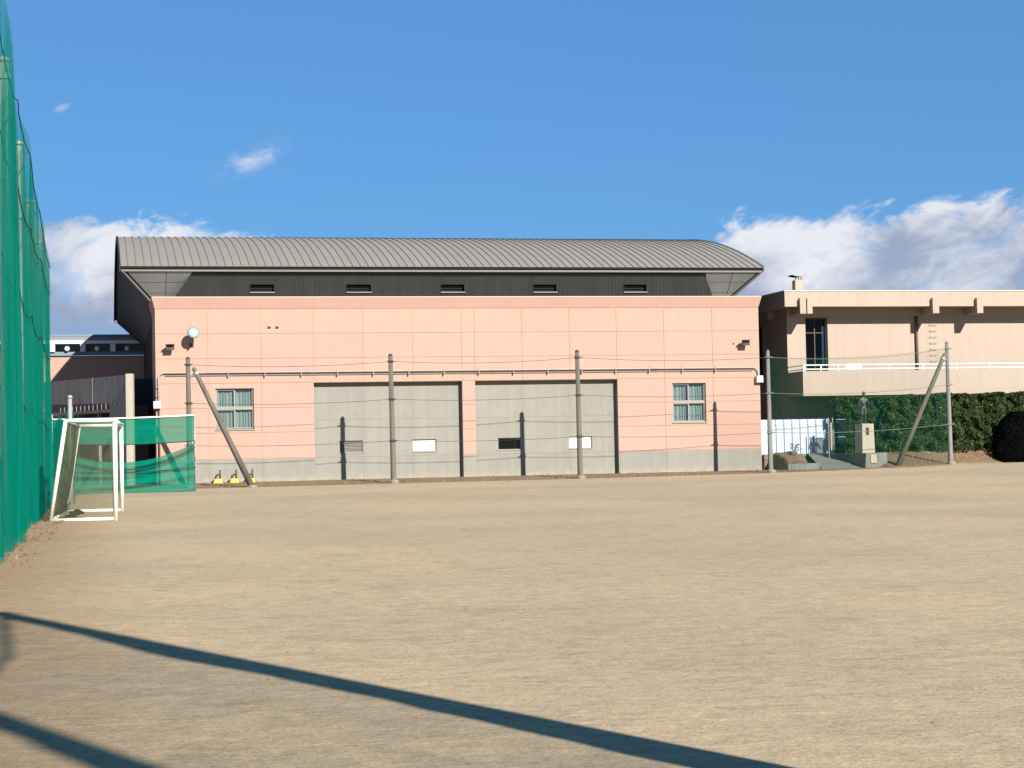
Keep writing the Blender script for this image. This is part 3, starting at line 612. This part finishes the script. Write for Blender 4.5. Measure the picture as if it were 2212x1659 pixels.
# ------------------------------------------------------------------ wire fence in front of the gym
POLES = [(-.50, -4.2, .01, 5.95, 'leftmost concrete fence pole, left end of the wire fence beside the green net'), (8.77, -4.2, .06, 6.02, 'concrete fence pole standing in front of the left grey bay'),
         (17.68, -4.2, .06, 6.13, 'concrete fence pole standing in front of the right grey bay'), (27.30, -3.9, .13, 6.07, 'slender concrete fence pole at the right corner of the pink gymnasium'),
         (36.80, -3.8, .33, 6.44, 'rightmost concrete fence pole in front of the hedge')]
ATT = []
for i, (u, w, z0, z1, lab) in enumerate(POLES):
    po = gthing('fence_pole', u, w, z0, lab, 'pole', 'concrete poles of the wire fence'); h_ = z1 - z0
    mt = POLE if i < 3 else CONCD; r0, r1 = (.135, .10) if i < 3 else (.125, .085)
    lean = [(-.03, 0), (-.05, .02), (-.04, 0), (0, .02), (-.03, 0)][i]
    MB().tube([(0, 0, -.3), (0, 0, 0), (lean[0], lean[1], h_ - .08)], [r0, r0, r1], 14).build('shaft', mt, po, True)
    MB().tube([(lean[0], lean[1], h_ - .085), (lean[0], lean[1], h_ - .03), (lean[0], lean[1], h_ + .03)], [r1 * 1.05, r1 * .95, r1 * .35], 12).build('cap', BROWN if i < 3 else mt, po, True)
    zz = []
    for f in (.03, .35, .672):
        z = h_ * (1 - f) - (.16 if f == .03 else 0); k = z / h_; r = r0 + (r1 - r0) * k
        MB().tube([(lean[0] * k, lean[1] * k, z - .05), (lean[0] * k, lean[1] * k, z + .05)], r + .018, 14).build('clamp_band', WIREG if i > 2 else WIRE, po)
        MB().box(-.20 + lean[0] * k, .20 + lean[0] * k, -.03 - r, -r + .01, z - .025, z + .025).build('cleat', WIREG if i > 2 else WIRE, po); zz.append(z0 + z)
    MB().tube([(.02, -.05, -.1), (.02, -.05, .10), (.02, -.05, .16)], [.24, .22, .14], 10).build('footing', FOOT, po)
    ATT.append((u, w, zz))
BR = [(-.26, -4.2, 5.42, 2.28, 0.0, 'concrete brace pole leaning left against the leftmost fence pole'), (36.62, -3.8, 5.80, 33.86, .12, 'concrete brace pole leaning right against the rightmost fence pole')]
for ut, w, zt, ub, zb, lab in BR:
    o = gthing('brace_pole', ub, w - .05, zb, lab, 'pole', 'brace poles'); dx, dz = ut - ub, zt - zb; n = math.hypot(dx, dz)
    MB().tube([(-dx / n * .3, 0, -dz / n * .3), (dx, 0, dz), (dx + dx / n * .08, 0, dz + dz / n * .08)], [.15, .10, .05], 14).build('shaft', POLE, o, True)
    MB().tube([(dx * .955, 0, dz * .955), (dx * .975, 0, dz * .975)], .125, 12).build('clamp_band', POLEG, o); sg = 1 if dx > 0 else -1
    MB().box(dx * .965 - .05, dx * .965 + .30, .0, .07, dz * .96 - .03, dz * .96 + .03).build('tie_bar', POLEG, o) if sg > 0 else MB().box(dx * .965 - .30, dx * .965 + .05, .0, .07, dz * .96 - .03, dz * .96 + .03).build('tie_bar', POLEG, o)
    MB().tube([(0, -.02, -.12), (0, -.02, .08), (0, -.02, .13)], [.30, .24, .14], 10).build('footing', FOOT, o)
LV = ['topmost', 'middle', 'lowest']; SPN = ['left of the left grey bay pole', 'between the two grey bay poles', 'from right grey bay pole to gym corner pole', 'between gym corner pole and hedge pole']
for s_ in range(4):
    for l in range(3):
        a = GW(ATT[s_][0], ATT[s_][1] - .12, ATT[s_][2][l]); b_ = GW(ATT[s_ + 1][0], ATT[s_ + 1][1] - .12, ATT[s_ + 1][2][l]); sag = (.16, .13, .10)[l] * (1 if s_ < 3 else 1.6)
        pts = [a.lerp(b_, t / 14) - a - Vector((0, 0, 4 * sag * (t / 14) * (1 - t / 14))) for t in range(15)]
        o = MB().tube(pts, .0105 if s_ < 3 else .013, 5).build('fence_wire', WIRE if s_ < 3 else WIREG, loc=a); tag(o, f'{LV[l]} sagging fence wire {SPN[s_]}', 'wire', 'wires strung between the fence poles')
# fine green net hung on the last span
a0, a1 = ATT[3], ATT[4]
def fnet(p_, q_):
    u = a0[0] + (a1[0] - a0[0]) * p_; top = a0[2][0] + (a1[2][0] - a0[2][0]) * p_ - .30 * p_ * (1 - p_) * 2; bot = gz(u, -3.9) + .05; w = -3.95 + .15 * p_ - .12 + .03 * math.sin(p_ * 40)
    return GW(u, w, bot + (top - bot) * q_)
tag(MB().grid(fnet, 60, 10).build('fence_net', NETS, smooth=True), 'thin see-through green net between the gym corner pole and hedge pole', 'net')

# yellow weights at the wall foot
for i, (u, lab) in enumerate(((.98, 'leftmost yellow weight block with dark handle at the foot of the wall'), (1.74, 'middle yellow weight block with dark handle at the foot of the wall'), (2.50, 'rightmost yellow weight block, partly behind the leaning brace pole'))):
    y = gthing('weight_block', u, -.45, .17, lab, 'weight', 'yellow weight blocks')
    bevel(MB().hexa([(-.24, -.18, 0), (.24, -.18, 0), (.24, .18, 0), (-.24, .18, 0), (-.17, -.13, .22), (.17, -.13, .22), (.17, .13, .22), (-.17, .13, .22)]).build('body', YEL, y), .02)
    MB().tube([(-.13, 0, .2), (-.10, 0, .34), (.02, 0, .42), (.09, 0, .42)], .045, 8).build('handle', BROWN, y, True); MB().tube([(.09, 0, .2), (.09, 0, .64)], .04, 8).build('grip', BROWN, y, True)
    MB().box(-.26, -.20, -.1, .1, -.02, .10).build('foot', BROWN, y); MB().box(.20, .26, -.1, .1, -.02, .10).build('foot', BROWN, y)

# ------------------------------------------------------------------ tall green net on the left
def NL(y, off=0.0): return Vector((-1.79 - .2182 * y + off * .976, y + off * .218, 0))      # point on the net line, off = metres to its right
def netline(s): return NL(s)
bn_ = empty('ball_net', NL(45), 0, 'tall dense green ball net hanging along the left edge of the field', 'net')
B0 = NL(45)
def topz(y): return interp(y, [-8, 20, 31, 37.6, 41.8, 46, 49.3, 53.6, 57.8], [9.0, 9.0, 9.0, 8.7, 8.82, 8.36, 8.25, 7.9, 7.75])
def tall(y0, y1, off, amp, sd, drop=0):
    n = int((y1 - y0) / .07)
    def f(p_, q_):
        y = y0 + (y1 - y0) * p_; k = .12 + .88 * (1 - q_) ** .6
        d = amp * k * (math.sin(y * 9.5 + 2.2 * math.sin(y * 1.7 + sd) + sd) + .6 * noise.noise((y * .8, q_ * 1.5, sd)) * 2) + .07 * noise.noise((y * .25, q_ * 2, sd + 5))
        p = NL(y, off + d); g0 = .02 + .10 * max(0, noise.noise((y * 1.3, sd, 0))); tz = topz(y) - drop
        return (p.x - B0.x, p.y - B0.y, g0 + (tz - g0) * q_)
    return MB().grid(f, n, 16)
tall(33.0, 57.8, 0.0, .085, 1.3).build('net_sheet', NETG, bn_, True)
tall(-8.0, 33.3, .16, .08, 4.4).build('net_sheet', NETG, bn_, True)
PY = [12.5, 18.4, 24.3, 30.2, 36.1, 41.9, 47.8, 53.6]
for (za, ys_) in ((6.9, (30.2, 36.1, 41.9, 47.8, 56.9)), (4.9, (30.2, 36.1, 41.9, 47.8, 56.9)), (2.75, (30.2, 36.1, 41.9, 47.8, 56.9)), (8.6, (30.2, 36.1, 41.9, 47.8, 56.9))):
    pts = []
    for i in range(len(ys_) - 1):
        for t in range(8):
            y = ys_[i] + (ys_[i + 1] - ys_[i]) * t / 8; z = min(za, topz(y) - .15) - .55 * 4 * (t / 8) * (1 - t / 8) * (.25 if za < 3 else .45) - .012 * (y - 30); p = NL(y, .07 + .03 * noise.noise((y, za, 0))); pts.append((p.x - B0.x, p.y - B0.y, z))
    MB().tube(pts, .012, 5).build('rope', ROPE, bn_, True)
ORD = ['eighth', 'seventh', 'sixth', 'fifth', 'fourth', 'third', 'second', 'farthest']
def netpole(name, p, h_, lab, r=.11, group='steel poles carrying the ball nets', cat='pole', bands=(2.9, 5.0, 7.0, 9.0)):
    o = empty(name, (p[0], p[1], gxy(p[0], p[1])), 0, lab, cat, group)
    MB().tube([(0, 0, -.3), (0, 0, h_ - .02)], [r, r * .9], 14).build('shaft', POLEG, o, True); MB().tube([(0, 0, h_ - .06), (0, 0, h_), (0, 0, h_ + .05)], [r * 1.12, r * 1.12, r * .5], 14).build('cap', POLEG, o, True)
    for z in bands:
        if z < h_: bd = MB().tube([(0, 0, z - .05), (0, 0, z + .05)], r + .02, 12).build('clamp_band', POLEG, o); MB().box(.05, .15, -.03, .03, z - .02, z + .02).build('hook_arm', POLEG, bd)
    return o
for i, y in enumerate(PY):
    if y < 24: continue
    n = len(PY) - i; where = {1: 'farthest tall steel net pole, behind the green net near the goal', 2: 'second farthest tall steel net pole behind the green net', 3: 'third farthest tall steel net pole behind the green net', 4: 'tall steel net pole whose capped top shows above the green net at left edge', 5: 'nearest tall steel net pole at the left edge behind the green net', 6: 'tall steel net pole at the left, just outside the picture'}[n]
    netpole('net_pole', NL(y, -.18), 9.35 if y < 40 else topz(y) - .12, where)
netpole('low_net_pole', (-14.1, 59.0), 3.46, 'short galvanised pole behind the soccer goal', .075, 'short net poles', 'pole', (2.2,))
# low green net across the back
BNa, BNb = Vector((-13.31, 77.5, 0)), Vector((-18.9, 75.9, 0))
ln = empty('low_net', (BNa.x, BNa.y, 0), 0, 'sagging low green net with a gap, strung between pole and goal area', 'net')
def lnp(p_, z, d=0): q = (BNb - BNa) * p_; return (q.x + .27 * d, q.y - .96 * d, z)
MB().grid(lambda p_, q_: lnp(p_, 2.14 - .10 * math.sin(math.pi * p_) + q_ * (3.17 - .04 * p_ - 2.14 + .10 * math.sin(math.pi * p_)), .03 * math.sin(p_ * 30 + q_ * 4)), 70, 10).build('net_sheet', NETB, ln, True)
def sagz(p_): return 2.08 - .80 * (math.sin(math.pi * min(1, p_ * .98)) ** .85)
MB().grid(lambda p_, q_: lnp(p_, .02 + q_ * (sagz(p_) - .02), .06 * math.sin(p_ * 9 + q_ * 13) + .07 * math.sin(q_ * 21 + 5 * p_)), 80, 26).build('net_sheet', NETB, ln, True)
for zf in (lambda p_: sagz(p_) - .22 - .10 * math.sin(math.pi * p_), lambda p_: 1.02 - .16 * math.sin(math.pi * p_), lambda p_: 2.12 - .1 * math.sin(math.pi * p_)):
    MB().tube([lnp(t / 24, zf(t / 24), .12) for t in range(25)], .02, 5).build('rope', ROPE, ln, True)
MB().tube([lnp(t / 12, 3.2 - .10 * (t / 12) - .04 * math.sin(math.pi * t / 12), .05) for t in range(13)], .036, 8).build('top_rail', WHITE, ln, True)
MB().tube([(0, -.03, -.2), (0, -.03, 3.35)], .032, 10).build('post', POLEG, ln, True); MB().tube([lnp(1, -.2), lnp(1, 3.3)], .045, 10).build('post', WHITE, ln, True)
# dark side net joining the tall net to the low net
sn = empty('side_net', (-14.1, 59.3, 0), 0, 'dark green side net running back from the short pole', 'net')
MB().grid(lambda p_, q_: (-4.7 * p_ + .08 * math.sin(p_ * 90), 16.6 * p_, .02 + q_ * (2.9 + .2 * math.sin(p_ * 12))), 200, 10).build('net_sheet', NETG, sn, True)

# ------------------------------------------------------------------ soccer goal
GA, GB = Vector((-9.46, 44.0, 0)), Vector((-10.83, 51.2, 0))
gd = (GB - GA).normalized(); gn = Vector((-gd.y, gd.x, 0))      # gn points to the back of the goal (left)
goal = empty('soccer_goal', GA, 0, 'white tubular soccer goal with olive net standing beside the green net', 'goal')
GL = (GB - GA).length
def GP(s_, d, z): v = gd * s_ + gn * d; return (v.x, v.y, z)
H = 2.44; DT, DB = 1.13, 1.50; r = .058
for s_ in (0, GL): MB().tube([GP(s_, 0, 0), GP(s_, 0, H)], r, 12).build('post', GOALP, goal, True)
MB().tube([GP(-.05, 0, H - r), GP(GL + .05, 0, H - r)], r, 12).build('crossbar', GOALP, goal, True)
for s_ in (0, GL):
    MB().tube([GP(s_, .05, H - .06), GP(s_, DT, H - .06)], .048, 10).build('top_arm', GOALP, goal, True)
    MB().tube([GP(s_, DT, H - .04), GP(s_, DB, .03)], .048, 10).build('back_stay', GOALP, goal, True)
    MB().tube([GP(s_, .0, .045), GP(s_, DB, .045)], .045, 10).build('ground_bar', GOALP, goal, True)
MB().tube([GP(0, DB, .04), GP(GL, DB, .04)], .04, 10).build('rear_bar', GOALP, goal, True)
MB().tube([GP(0, DT, H - .06), GP(GL, DT, H - .06)], .03, 8).build('top_rear_bar', GOALP, goal, True)
MB().grid(lambda p_, q_: GP(p_ * GL, DB + .02 + (DT - DB) * q_ + .05 * math.sin(p_ * 40 + 3 * math.sin(q_ * 5)) - .12 * math.sin(math.pi * q_) * math.sin(math.pi * p_), .03 + (H - .1) * q_), 110, 12).build('net', NETO, goal, True)
MB().grid(lambda p_, q_: GP(p_ * GL, q_ * DT, H - .05 - .22 * math.sin(math.pi * p_) * math.sin(math.pi * q_)), 40, 8).build('net', NETL, goal, True)
for s_ in (0, GL): MB().grid(lambda p_, q_: GP(s_ + .06 * math.sin(p_ * 5 + q_ * 4), p_ * (DB + (DT - DB) * q_), .03 + (H - .1) * q_), 10, 10).build('net', NETL, goal, True)
MB().tube([GP(.05, .75 + .1 * math.sin(t), .07) if t == 0 else GP(.05 + t * .1 * GL, 1.15 + .18 * math.sin(t * 2.1), .06 + .03 * math.sin(t * 3)) for t in range(11)], .035, 6).build('slack_net', LEAFD, goal, True)

# ------------------------------------------------------------------ net and poles to the right of the camera (they throw the foreground shadows)
NA, NBp, NC = Vector((3.68, 4.72, 0)), Vector((5.23, -1.9, 0)), Vector((6.71, -8.52, 0))
for p, lab in ((NA, 'tall steel net pole just right of the picture, casting the long foreground shadow'), (NBp, 'tall steel net pole behind right, casting the shadow in the lower left corner'), (NC, 'tall steel net pole farthest behind the viewpoint')):
    netpole('net_pole', p, 9.3, lab, .14, bands=())
rn = empty('ball_net', NA, 0, 'green ball net right of the picture, casting faint shade on the sand', 'net')
def rnet(p_, q_):
    d = NC - NA; L_ = d.length; s_ = p_ * L_; n_ = Vector((d.y, -d.x, 0)).normalized(); v = d * p_ + n_ * (.05 * math.sin(s_ * 6 + math.sin(s_)) + .15 * noise.noise((s_ * .4, q_ * 3, 2)))
    k = (s_ % 6.78) / 6.78; top = 9.2 - .35 * math.sin(math.pi * k)
    return (v.x, v.y, .05 + (top - .05) * q_)
MB().grid(rnet, 200, 24).build('net_sheet', netmat('green_net_open', (0.01, .22, .15), .27, .12, (.5, .5, .5)), rn, True)
for p in (NA, NBp):    # netting gathered round the poles
    q = p - NA; pts = [(q.x - .08 + .05 * math.sin(z * 1.7), q.y - .05 + .04 * math.sin(z * 2.3 + 1), z) for z in [i * .31 for i in range(30)]]
    MB().tube(pts, [(.155 - .008 * z[2]) + .06 * noise.noise((z[2] * 2.3, p.x, 0)) for z in pts], 8).build('gathered_net', NETG if False else ROPE, rn, True)
MB().tube([(NBp.x - NA.x, NBp.y - NA.y, 9.2), ((NBp.x - NA.x) / 2, (NBp.y - NA.y) / 2, 8.9), (0, 0, 9.2)], .05, 6).build('rope', ROPE, rn, True)

# ------------------------------------------------------------------ yard at the right
# earth mound behind a low kerb
mo = gthing('earth_mound', 29.5, -2.5, 0, 'brown earth mound in front of the white sheet fence', 'mound')
def fm(p_, q_):
    w = q_ * 4.0; u0 = -.78 + .25 * q_; u1 = .80 + .95 * q_ * (1 - .2 * q_); u = u0 + (u1 - u0) * p_
    z = .50 + .58 * smooth(q_ * 1.05) * (.55 + .45 * math.sin(math.pi * min(1, max(0, p_ * .9 + .08)))) + .16 * noise.noise((u * 1.5, w * 1.5, 3)) + .22 * math.sin(math.pi * p_) * math.sin(math.pi * min(1, q_ * 1.1)) * .6
    z = .12 + (z - .12) * smooth(min(p_, 1 - p_) * 4.2 + .02)
    return (u, w, z)
MB().grid(fm, 30, 24).build('soil', EARTH, mo, True)
kb = gthing('kerb_wall', 29.5, -2.6, 0, 'low rough concrete kerb holding back the earth mound', 'kerb')
for i, (a, b_) in enumerate(((-.82, -.66), (-.655, .02), (.025, .84))): bevel(MB().box(a, b_, -.08, .10, -.05, .53 - .02 * (i % 2)).build('block', CONCD, kb), .015)
# dry weed on the mound
def leafcloud(n, fpos, s0, s1, up_=0.0):
    mb = MB(); vs = []; fs = []
    for i in range(n):
        p, nr = fpos(i); s_ = random.uniform(s0, s1); d = Vector((random.gauss(0, 1), random.gauss(0, 1), random.gauss(0, 1) + up_)).normalized()
        nr = (Vector(nr) + d * .9).normalized(); a = nr.orthogonal().normalized(); a.rotate(__import__('mathutils').Quaternion(nr, random.uniform(0, 6.28))); bb = nr.cross(a); p = Vector(p); k = len(vs)
        vs += [p - a * s_ * .5, p + bb * s_ * .32, p + a * s_ * .6, p - bb * s_ * .32]; fs.append((k, k + 1, k + 2, k + 3))
    mb.add(vs, fs); return mb
we = gthing('dry_weed', 30.0, -.2, 1.0, 'small dead weed clump on the earth mound', 'weed')
leafcloud(90, lambda i: ((random.gauss(0, .16), random.gauss(0, .12), random.uniform(.05, .5)), (0, 0, 1)), .06, .14).build('leaves', BARK, we)
MB().tube([(0, 0, -.1), (.03, 0, .3), (.1, 0, .5)], .015, 5).build('stem', BARK, we)
# white sheet fence
wf = gthing('sheet_fence', 28.7, 1.5, .95, 'white corrugated metal sheet fence right of the gymnasium corner', 'fence')
sm = MB()
prof2 = [(0, 0), (.015, .06), (.085, .06), (.10, 0), (.44, 0)]
vs = [(x, y, z) for z in (0, 1.82) for x, y in prof2]; sm.add(vs, [(i, i + 1, i + 6, i + 5) for i in range(4)]); shm = sm.mesh('sheet', SHEET)
for k in range(9): link('sheet', shm, wf, (k * .44, 0, 0))
for u in (.1, 1.9, 3.8): MB().tube([(u, .06, -.2), (u, .06, 1.85)], .03, 8).build('post', POLEG, wf)
MB().tube([(0, .035, 1.55), (3.96, .035, 1.55)], .022, 6).build('rail', POLEG, wf); MB().box(0, 3.96, -.02, .02, -.22, .02).build('base_strip', PATHM, wf)
ga = gthing('pipe_gate', 31.9, -.1, .86, 'dark open pipe gate at the top of the ramp', 'gate')
for u in (0, .22): MB().tube([(u, .0, -.2), (u, 0, 1.95)], .028, 8).build('post', POLEG, ga)
MB().grid(lambda p_, q_: (.22 + p_ * .75, .1, .1 + q_ * 1.75), 1, 1).build('mesh_panel', netmat('dark_gate_mesh', (.02, .03, .04), .75, .1), ga)
for z in (.1, .95, 1.85): MB().tube([(.22, .1, z), (.97, .1, z)], .02, 6).build('bar', POLEG, ga)
# plinth, pedestal and statue
pl = gthing('plinth', 33.2, -3.0, 0, 'low concrete plinth under the statue pedestal with a pale plaque', 'plinth')
bevel(MB().hexa([(-.62, 0, -.1), (.60, 0, -.1), (.60, 3.7, -.1), (-.62, 3.7, -.1), (-.52, .05, .965), (.60, .05, .985), (.60, 3.7, .985), (-.52, 3.7, .965)]).build('block', CONCD, pl), .02)
MB().hexa([(-.30, -.02, .48), (.02, -.02, .48), (.02, .05, .48), (-.30, .05, .48), (-.30, -.0, .90), (.02, .0, .90), (.02, .08, .90), (-.30, .08, .90)]).build('plaque', PEDC, pl)
pd = gthing('pedestal', 33.07, -2.4, .97, 'tall cream stone pedestal carrying the statue, in front of the hedge', 'pedestal')
bevel(MB().hexa([(-.34, 0, 0), (.34, 0, 0), (.34, .95, 0), (-.34, .95, 0), (-.31, .02, 1.47), (.31, .02, 1.47), (.31, .92, 1.47), (-.31, .92, 1.47)]).build('shaft', PEDC, pd), .02)
MB().box(-.12, .04, -.012, .015, .92, 1.28).build('plaque', PLAQ, pd)
sta = gthing('statue', 33.02, -2.0, 2.44, 'slim bronze standing figure statue on the cream pedestal', 'statue')
J = {'pel': (0, 0, .84, .105), 'wai': (0, 0, .98, .095), 'che': (.0, 0, 1.16, .135), 'nek': (.01, -.01, 1.32, .055), 'hd0': (.015, -.03, 1.42, .075), 'hd1': (.015, -.04, 1.53, .085), 'hd2': (.015, -.03, 1.60, .05),
     'lh': (-.085, 0, .78, .092), 'lk': (-.105, -.05, .44, .062), 'la': (-.16, .02, .07, .042), 'lt': (-.18, -.12, .03, .035), 'rh': (.085, 0, .78, .092), 'rk': (.085, -.02, .43, .062), 'ra': (.085, .02, .07, .042), 'rt_': (.10, -.13, .03, .035),
     'ls': (-.17, 0, 1.24, .062), 'le': (-.25, .02, .98, .045), 'lw': (-.06, -.16, .99, .034), 'lf': (.02, -.20, 1.01, .028), 'rs': (.18, 0, 1.24, .062), 're': (.29, .02, 1.02, .045), 'rw': (.40, -.10, 1.02, .033), 'rf': (.46, -.16, 1.06, .026)}
ks = list(J); idx = {k: i for i, k in enumerate(ks)}
ed = [('pel', 'wai'), ('wai', 'che'), ('che', 'nek'), ('nek', 'hd0'), ('hd0', 'hd1'), ('hd1', 'hd2'), ('pel', 'lh'), ('lh', 'lk'), ('lk', 'la'), ('la', 'lt'), ('pel', 'rh'), ('rh', 'rk'), ('rk', 'ra'), ('ra', 'rt_'), ('che', 'ls'), ('ls', 'le'), ('le', 'lw'), ('lw', 'lf'), ('che', 'rs'), ('rs', 're'), ('re', 'rw'), ('rw', 'rf')]
me = bpy.data.meshes.new('body'); me.from_pydata([J[k][:3] for k in ks], [(idx[a], idx[b_]) for a, b_ in ed], []); me.materials.append(BRONZE)
bo = link('body', me, sta); md = bo.modifiers.new('skin', 'SKIN'); md.use_smooth_shade = True
for i, k in enumerate(ks): me.skin_vertices[0].data[i].radius = (J[k][3],) * 2
me.skin_vertices[0].data[0].use_root = True
bo.modifiers.new('sub', 'SUBSURF').render_levels = 2; bo.modifiers['sub'].levels = 2
disc((.015, -.01, 1.555), (0, .35, 1), .092, [(1, -.06), (1.02, 0), (.8, .05), (.3, .07)], 'hair', BRONZE, sta)
MB().box(-.26, .22, -.2, .2, -.0, .035).build('base', BRONZE, sta)

# hedge
hg = gthing('hedge', 38.5, 1.1, .9, 'long clipped dark evergreen hedge behind the statue and fence', 'hedge')
HU0, HU1, HT = -5.9, 9.5, 2.95
def hsurf(u, z):
    e = min(1, (u - HU0) / .9); e = math.sqrt(max(0, 1 - (1 - e) ** 2)); tz = z / HT
    k = (1 - .30 * tz ** 4) * (.55 + .45 * e)
    return .95 * k * (1 + .22 * noise.noise((u * 1.1, z * 1.1, 2)) + .12 * noise.noise((u * 2.9, z * 2.9, 7)))
def htop(u): e = min(1, (u - HU0) / 1.0); return HT * (.86 + .14 * math.sqrt(max(0, 1 - (1 - e) ** 2))) + .13 * noise.noise((u * 1.4, 0, 5)) + .09 * noise.noise((u * 4, 0, 9)) + .10 * smooth((u + 3) / 3)
def hp(i):
    u = random.uniform(HU0, HU1)
    if random.random() < .80:
        z = random.uniform(.12, htop(u)); d = hsurf(u, min(z, HT)); lump = noise.noise((u * 2.1, z * 2.1, 11))
        dep = random.random() ** 2 * .30 + .24 * smooth((.12 - lump) * 3.0); return (u, -d + dep - .16 * lump, z), (0, -1, .35)
    z = htop(u) - random.random() ** 2 * .15; return (u, random.uniform(-.8, .8), z), (0, -.2, 1)
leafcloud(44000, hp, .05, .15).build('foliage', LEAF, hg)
MB().grid(lambda p_, q_: (HU0 + .25 + p_ * (HU1 - HU0 - .25), -.38 * (hsurf(HU0 + .25 + p_ * 15, min(q_, .5) * 2 * HT) if q_ <= .5 else -hsurf(HU0 + .25 + p_ * 15, 1)), .05 + (min(1, q_ * 2.4) if q_ < .5 else min(1, (1 - q_) * 2.4)) * (htop(HU0 + .25 + p_ * 15) - .28)), 60, 16).build('shade_core', LEAFD, hg)  # solid dark hull, its colour stands for the shade inside the hedge
for k in range(11): u = HU0 + .8 + k * 1.4; MB().tube([(u, 0, -.1), (u + .05, .05, .6), (u, .1, 1.6)], [.07, .05, .03], 6).build('trunk', BARK, hg)
# low grass tufts and fallen leaves along the bank top
mb = MB()
def blades(n, fpos, h0, h1, name, label, mt, cat):
    vs = []; fs = []
    for i in range(n):
        p = fpos(); a = random.uniform(0, 6.28); h_ = random.uniform(h0, h1); w = .012 + h_ * .05; l = random.uniform(-.5, .5); d = Vector((math.cos(a), math.sin(a), 0)); n_ = Vector((-d.y, d.x, 0)); k = len(vs)
        vs += [p - n_ * w, p + n_ * w, p + d * l * h_ + Vector((0, 0, h_))]; fs.append((k, k + 1, k + 2))
    o = MB().add(vs, fs).build(name, mt); tag(o, label, cat, None, 'stuff'); return o
def pbank():
    u = random.uniform(-1.5, 28.0) if random.random() < .6 else random.uniform(33.8, 41); f = strip_front(u) + .15; t = random.random() ** 1.5; bk = min(strip_back(u), -.05); w = f + (bk - f) * t
    z0 = gz(u, f); z = z0 + (strip_zb(u) - z0) * (smooth(t) * .55 + t * .45); return GW(u, w, z - .01)
blades(2600, pbank, .04, .14, 'dry_grass', 'sparse dry grass on the brown earth strip below the buildings', DRY, 'grass')
def pnet():
    y = random.uniform(26, 58); p = NL(y, random.uniform(-.05, .55) ** 1 + random.gauss(0, .12)); p.z = gxy(p.x, p.y) - .01; return p
blades(420, pnet, .02, .09, 'dry_grass', 'dry grass along the foot of the tall green net', DRY, 'grass')
# stones and dirt lumps along the net foot
mb = MB()
for i in range(70):
    y = random.uniform(27, 56) if i > 20 else random.uniform(33.5, 44); p = NL(y, random.uniform(.1, .7)); s_ = random.uniform(.02, .06) * (1.6 if i < 20 else 1)
    bm = bmesh.new(); bmesh.ops.create_icosphere(bm, subdivisions=1, radius=s_); vs = [(v.co.x * random.uniform(.8, 1.5) + p.x, v.co.y * random.uniform(.8, 1.5) + p.y, v.co.z * .6 * random.uniform(.7, 1.2) + gxy(p.x, p.y)) for v in bm.verts]; mb.add(vs, [tuple(v.index for v in f.verts) for f in bm.faces]); bm.free()
tag(mb.build('dirt_lumps', EARTH), 'dirt lumps and stones along the foot of the tall green net', 'stones', None, 'stuff')
# loose grit on the field
mb = MB()
for i in range(2600):
    y = 7 + 40 * random.random() ** 1.6; x = random.uniform(-.31, .31) * y; s_ = random.uniform(.003, .009) * (1 + (random.random() < .03) * 1.5); z = gxy(x, y); a = random.uniform(0, 3); c_, s2 = math.cos(a) * s_ * 1.4, math.sin(a) * s_ * 1.4
    mb.add([(x + c_, y + s2, z), (x - s2, y + c_, z), (x - c_, y - s2, z), (x + s2, y - c_, z), (x, y, z + s_ * .8)], [(0, 1, 4), (1, 2, 4), (2, 3, 4), (3, 0, 4)])
tag(mb.build('grit', STONE), 'loose grit and small stones scattered over the sandy field', 'grit', None, 'stuff')
# very dark rounded shrub at the right edge
bh = gthing('shrub', 42.6, -.05, .30, 'nearly black rounded shrub at the right edge in front of the hedge', 'shrub')
def fh(p_, q_, kk_=1.0):
    a = 2 * math.pi * p_; zz = 2.75 * q_; k = kk_ * (1 - .55 * q_ ** 1.2 - .25 * q_ ** 6) * (1 if q_ < .98 else 0.02) * (1 + .10 * noise.noise((math.cos(a) * 3, math.sin(a) * 3, q_ * 5))); k *= .90 + .10 * min(1, q_ * 8)
    return (1.95 * k * math.copysign(abs(math.cos(a)) ** .8, math.cos(a)), .95 * k * math.copysign(abs(math.sin(a)) ** .8, math.sin(a)), zz - .02)
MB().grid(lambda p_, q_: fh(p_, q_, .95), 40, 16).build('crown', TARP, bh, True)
def sp(i):
    a, q_ = random.random(), random.uniform(.01, .97); p = fh(a, q_, random.uniform(.93, 1.03)); return p, (p[0], p[1], .6)
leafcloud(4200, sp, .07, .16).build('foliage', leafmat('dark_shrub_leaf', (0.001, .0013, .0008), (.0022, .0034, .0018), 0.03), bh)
MB().tube([(0, 0, -.1), (.05, 0, .8), (0, .05, 1.6)], [.09, .07, .04], 7).build('trunk', BARK, bh)
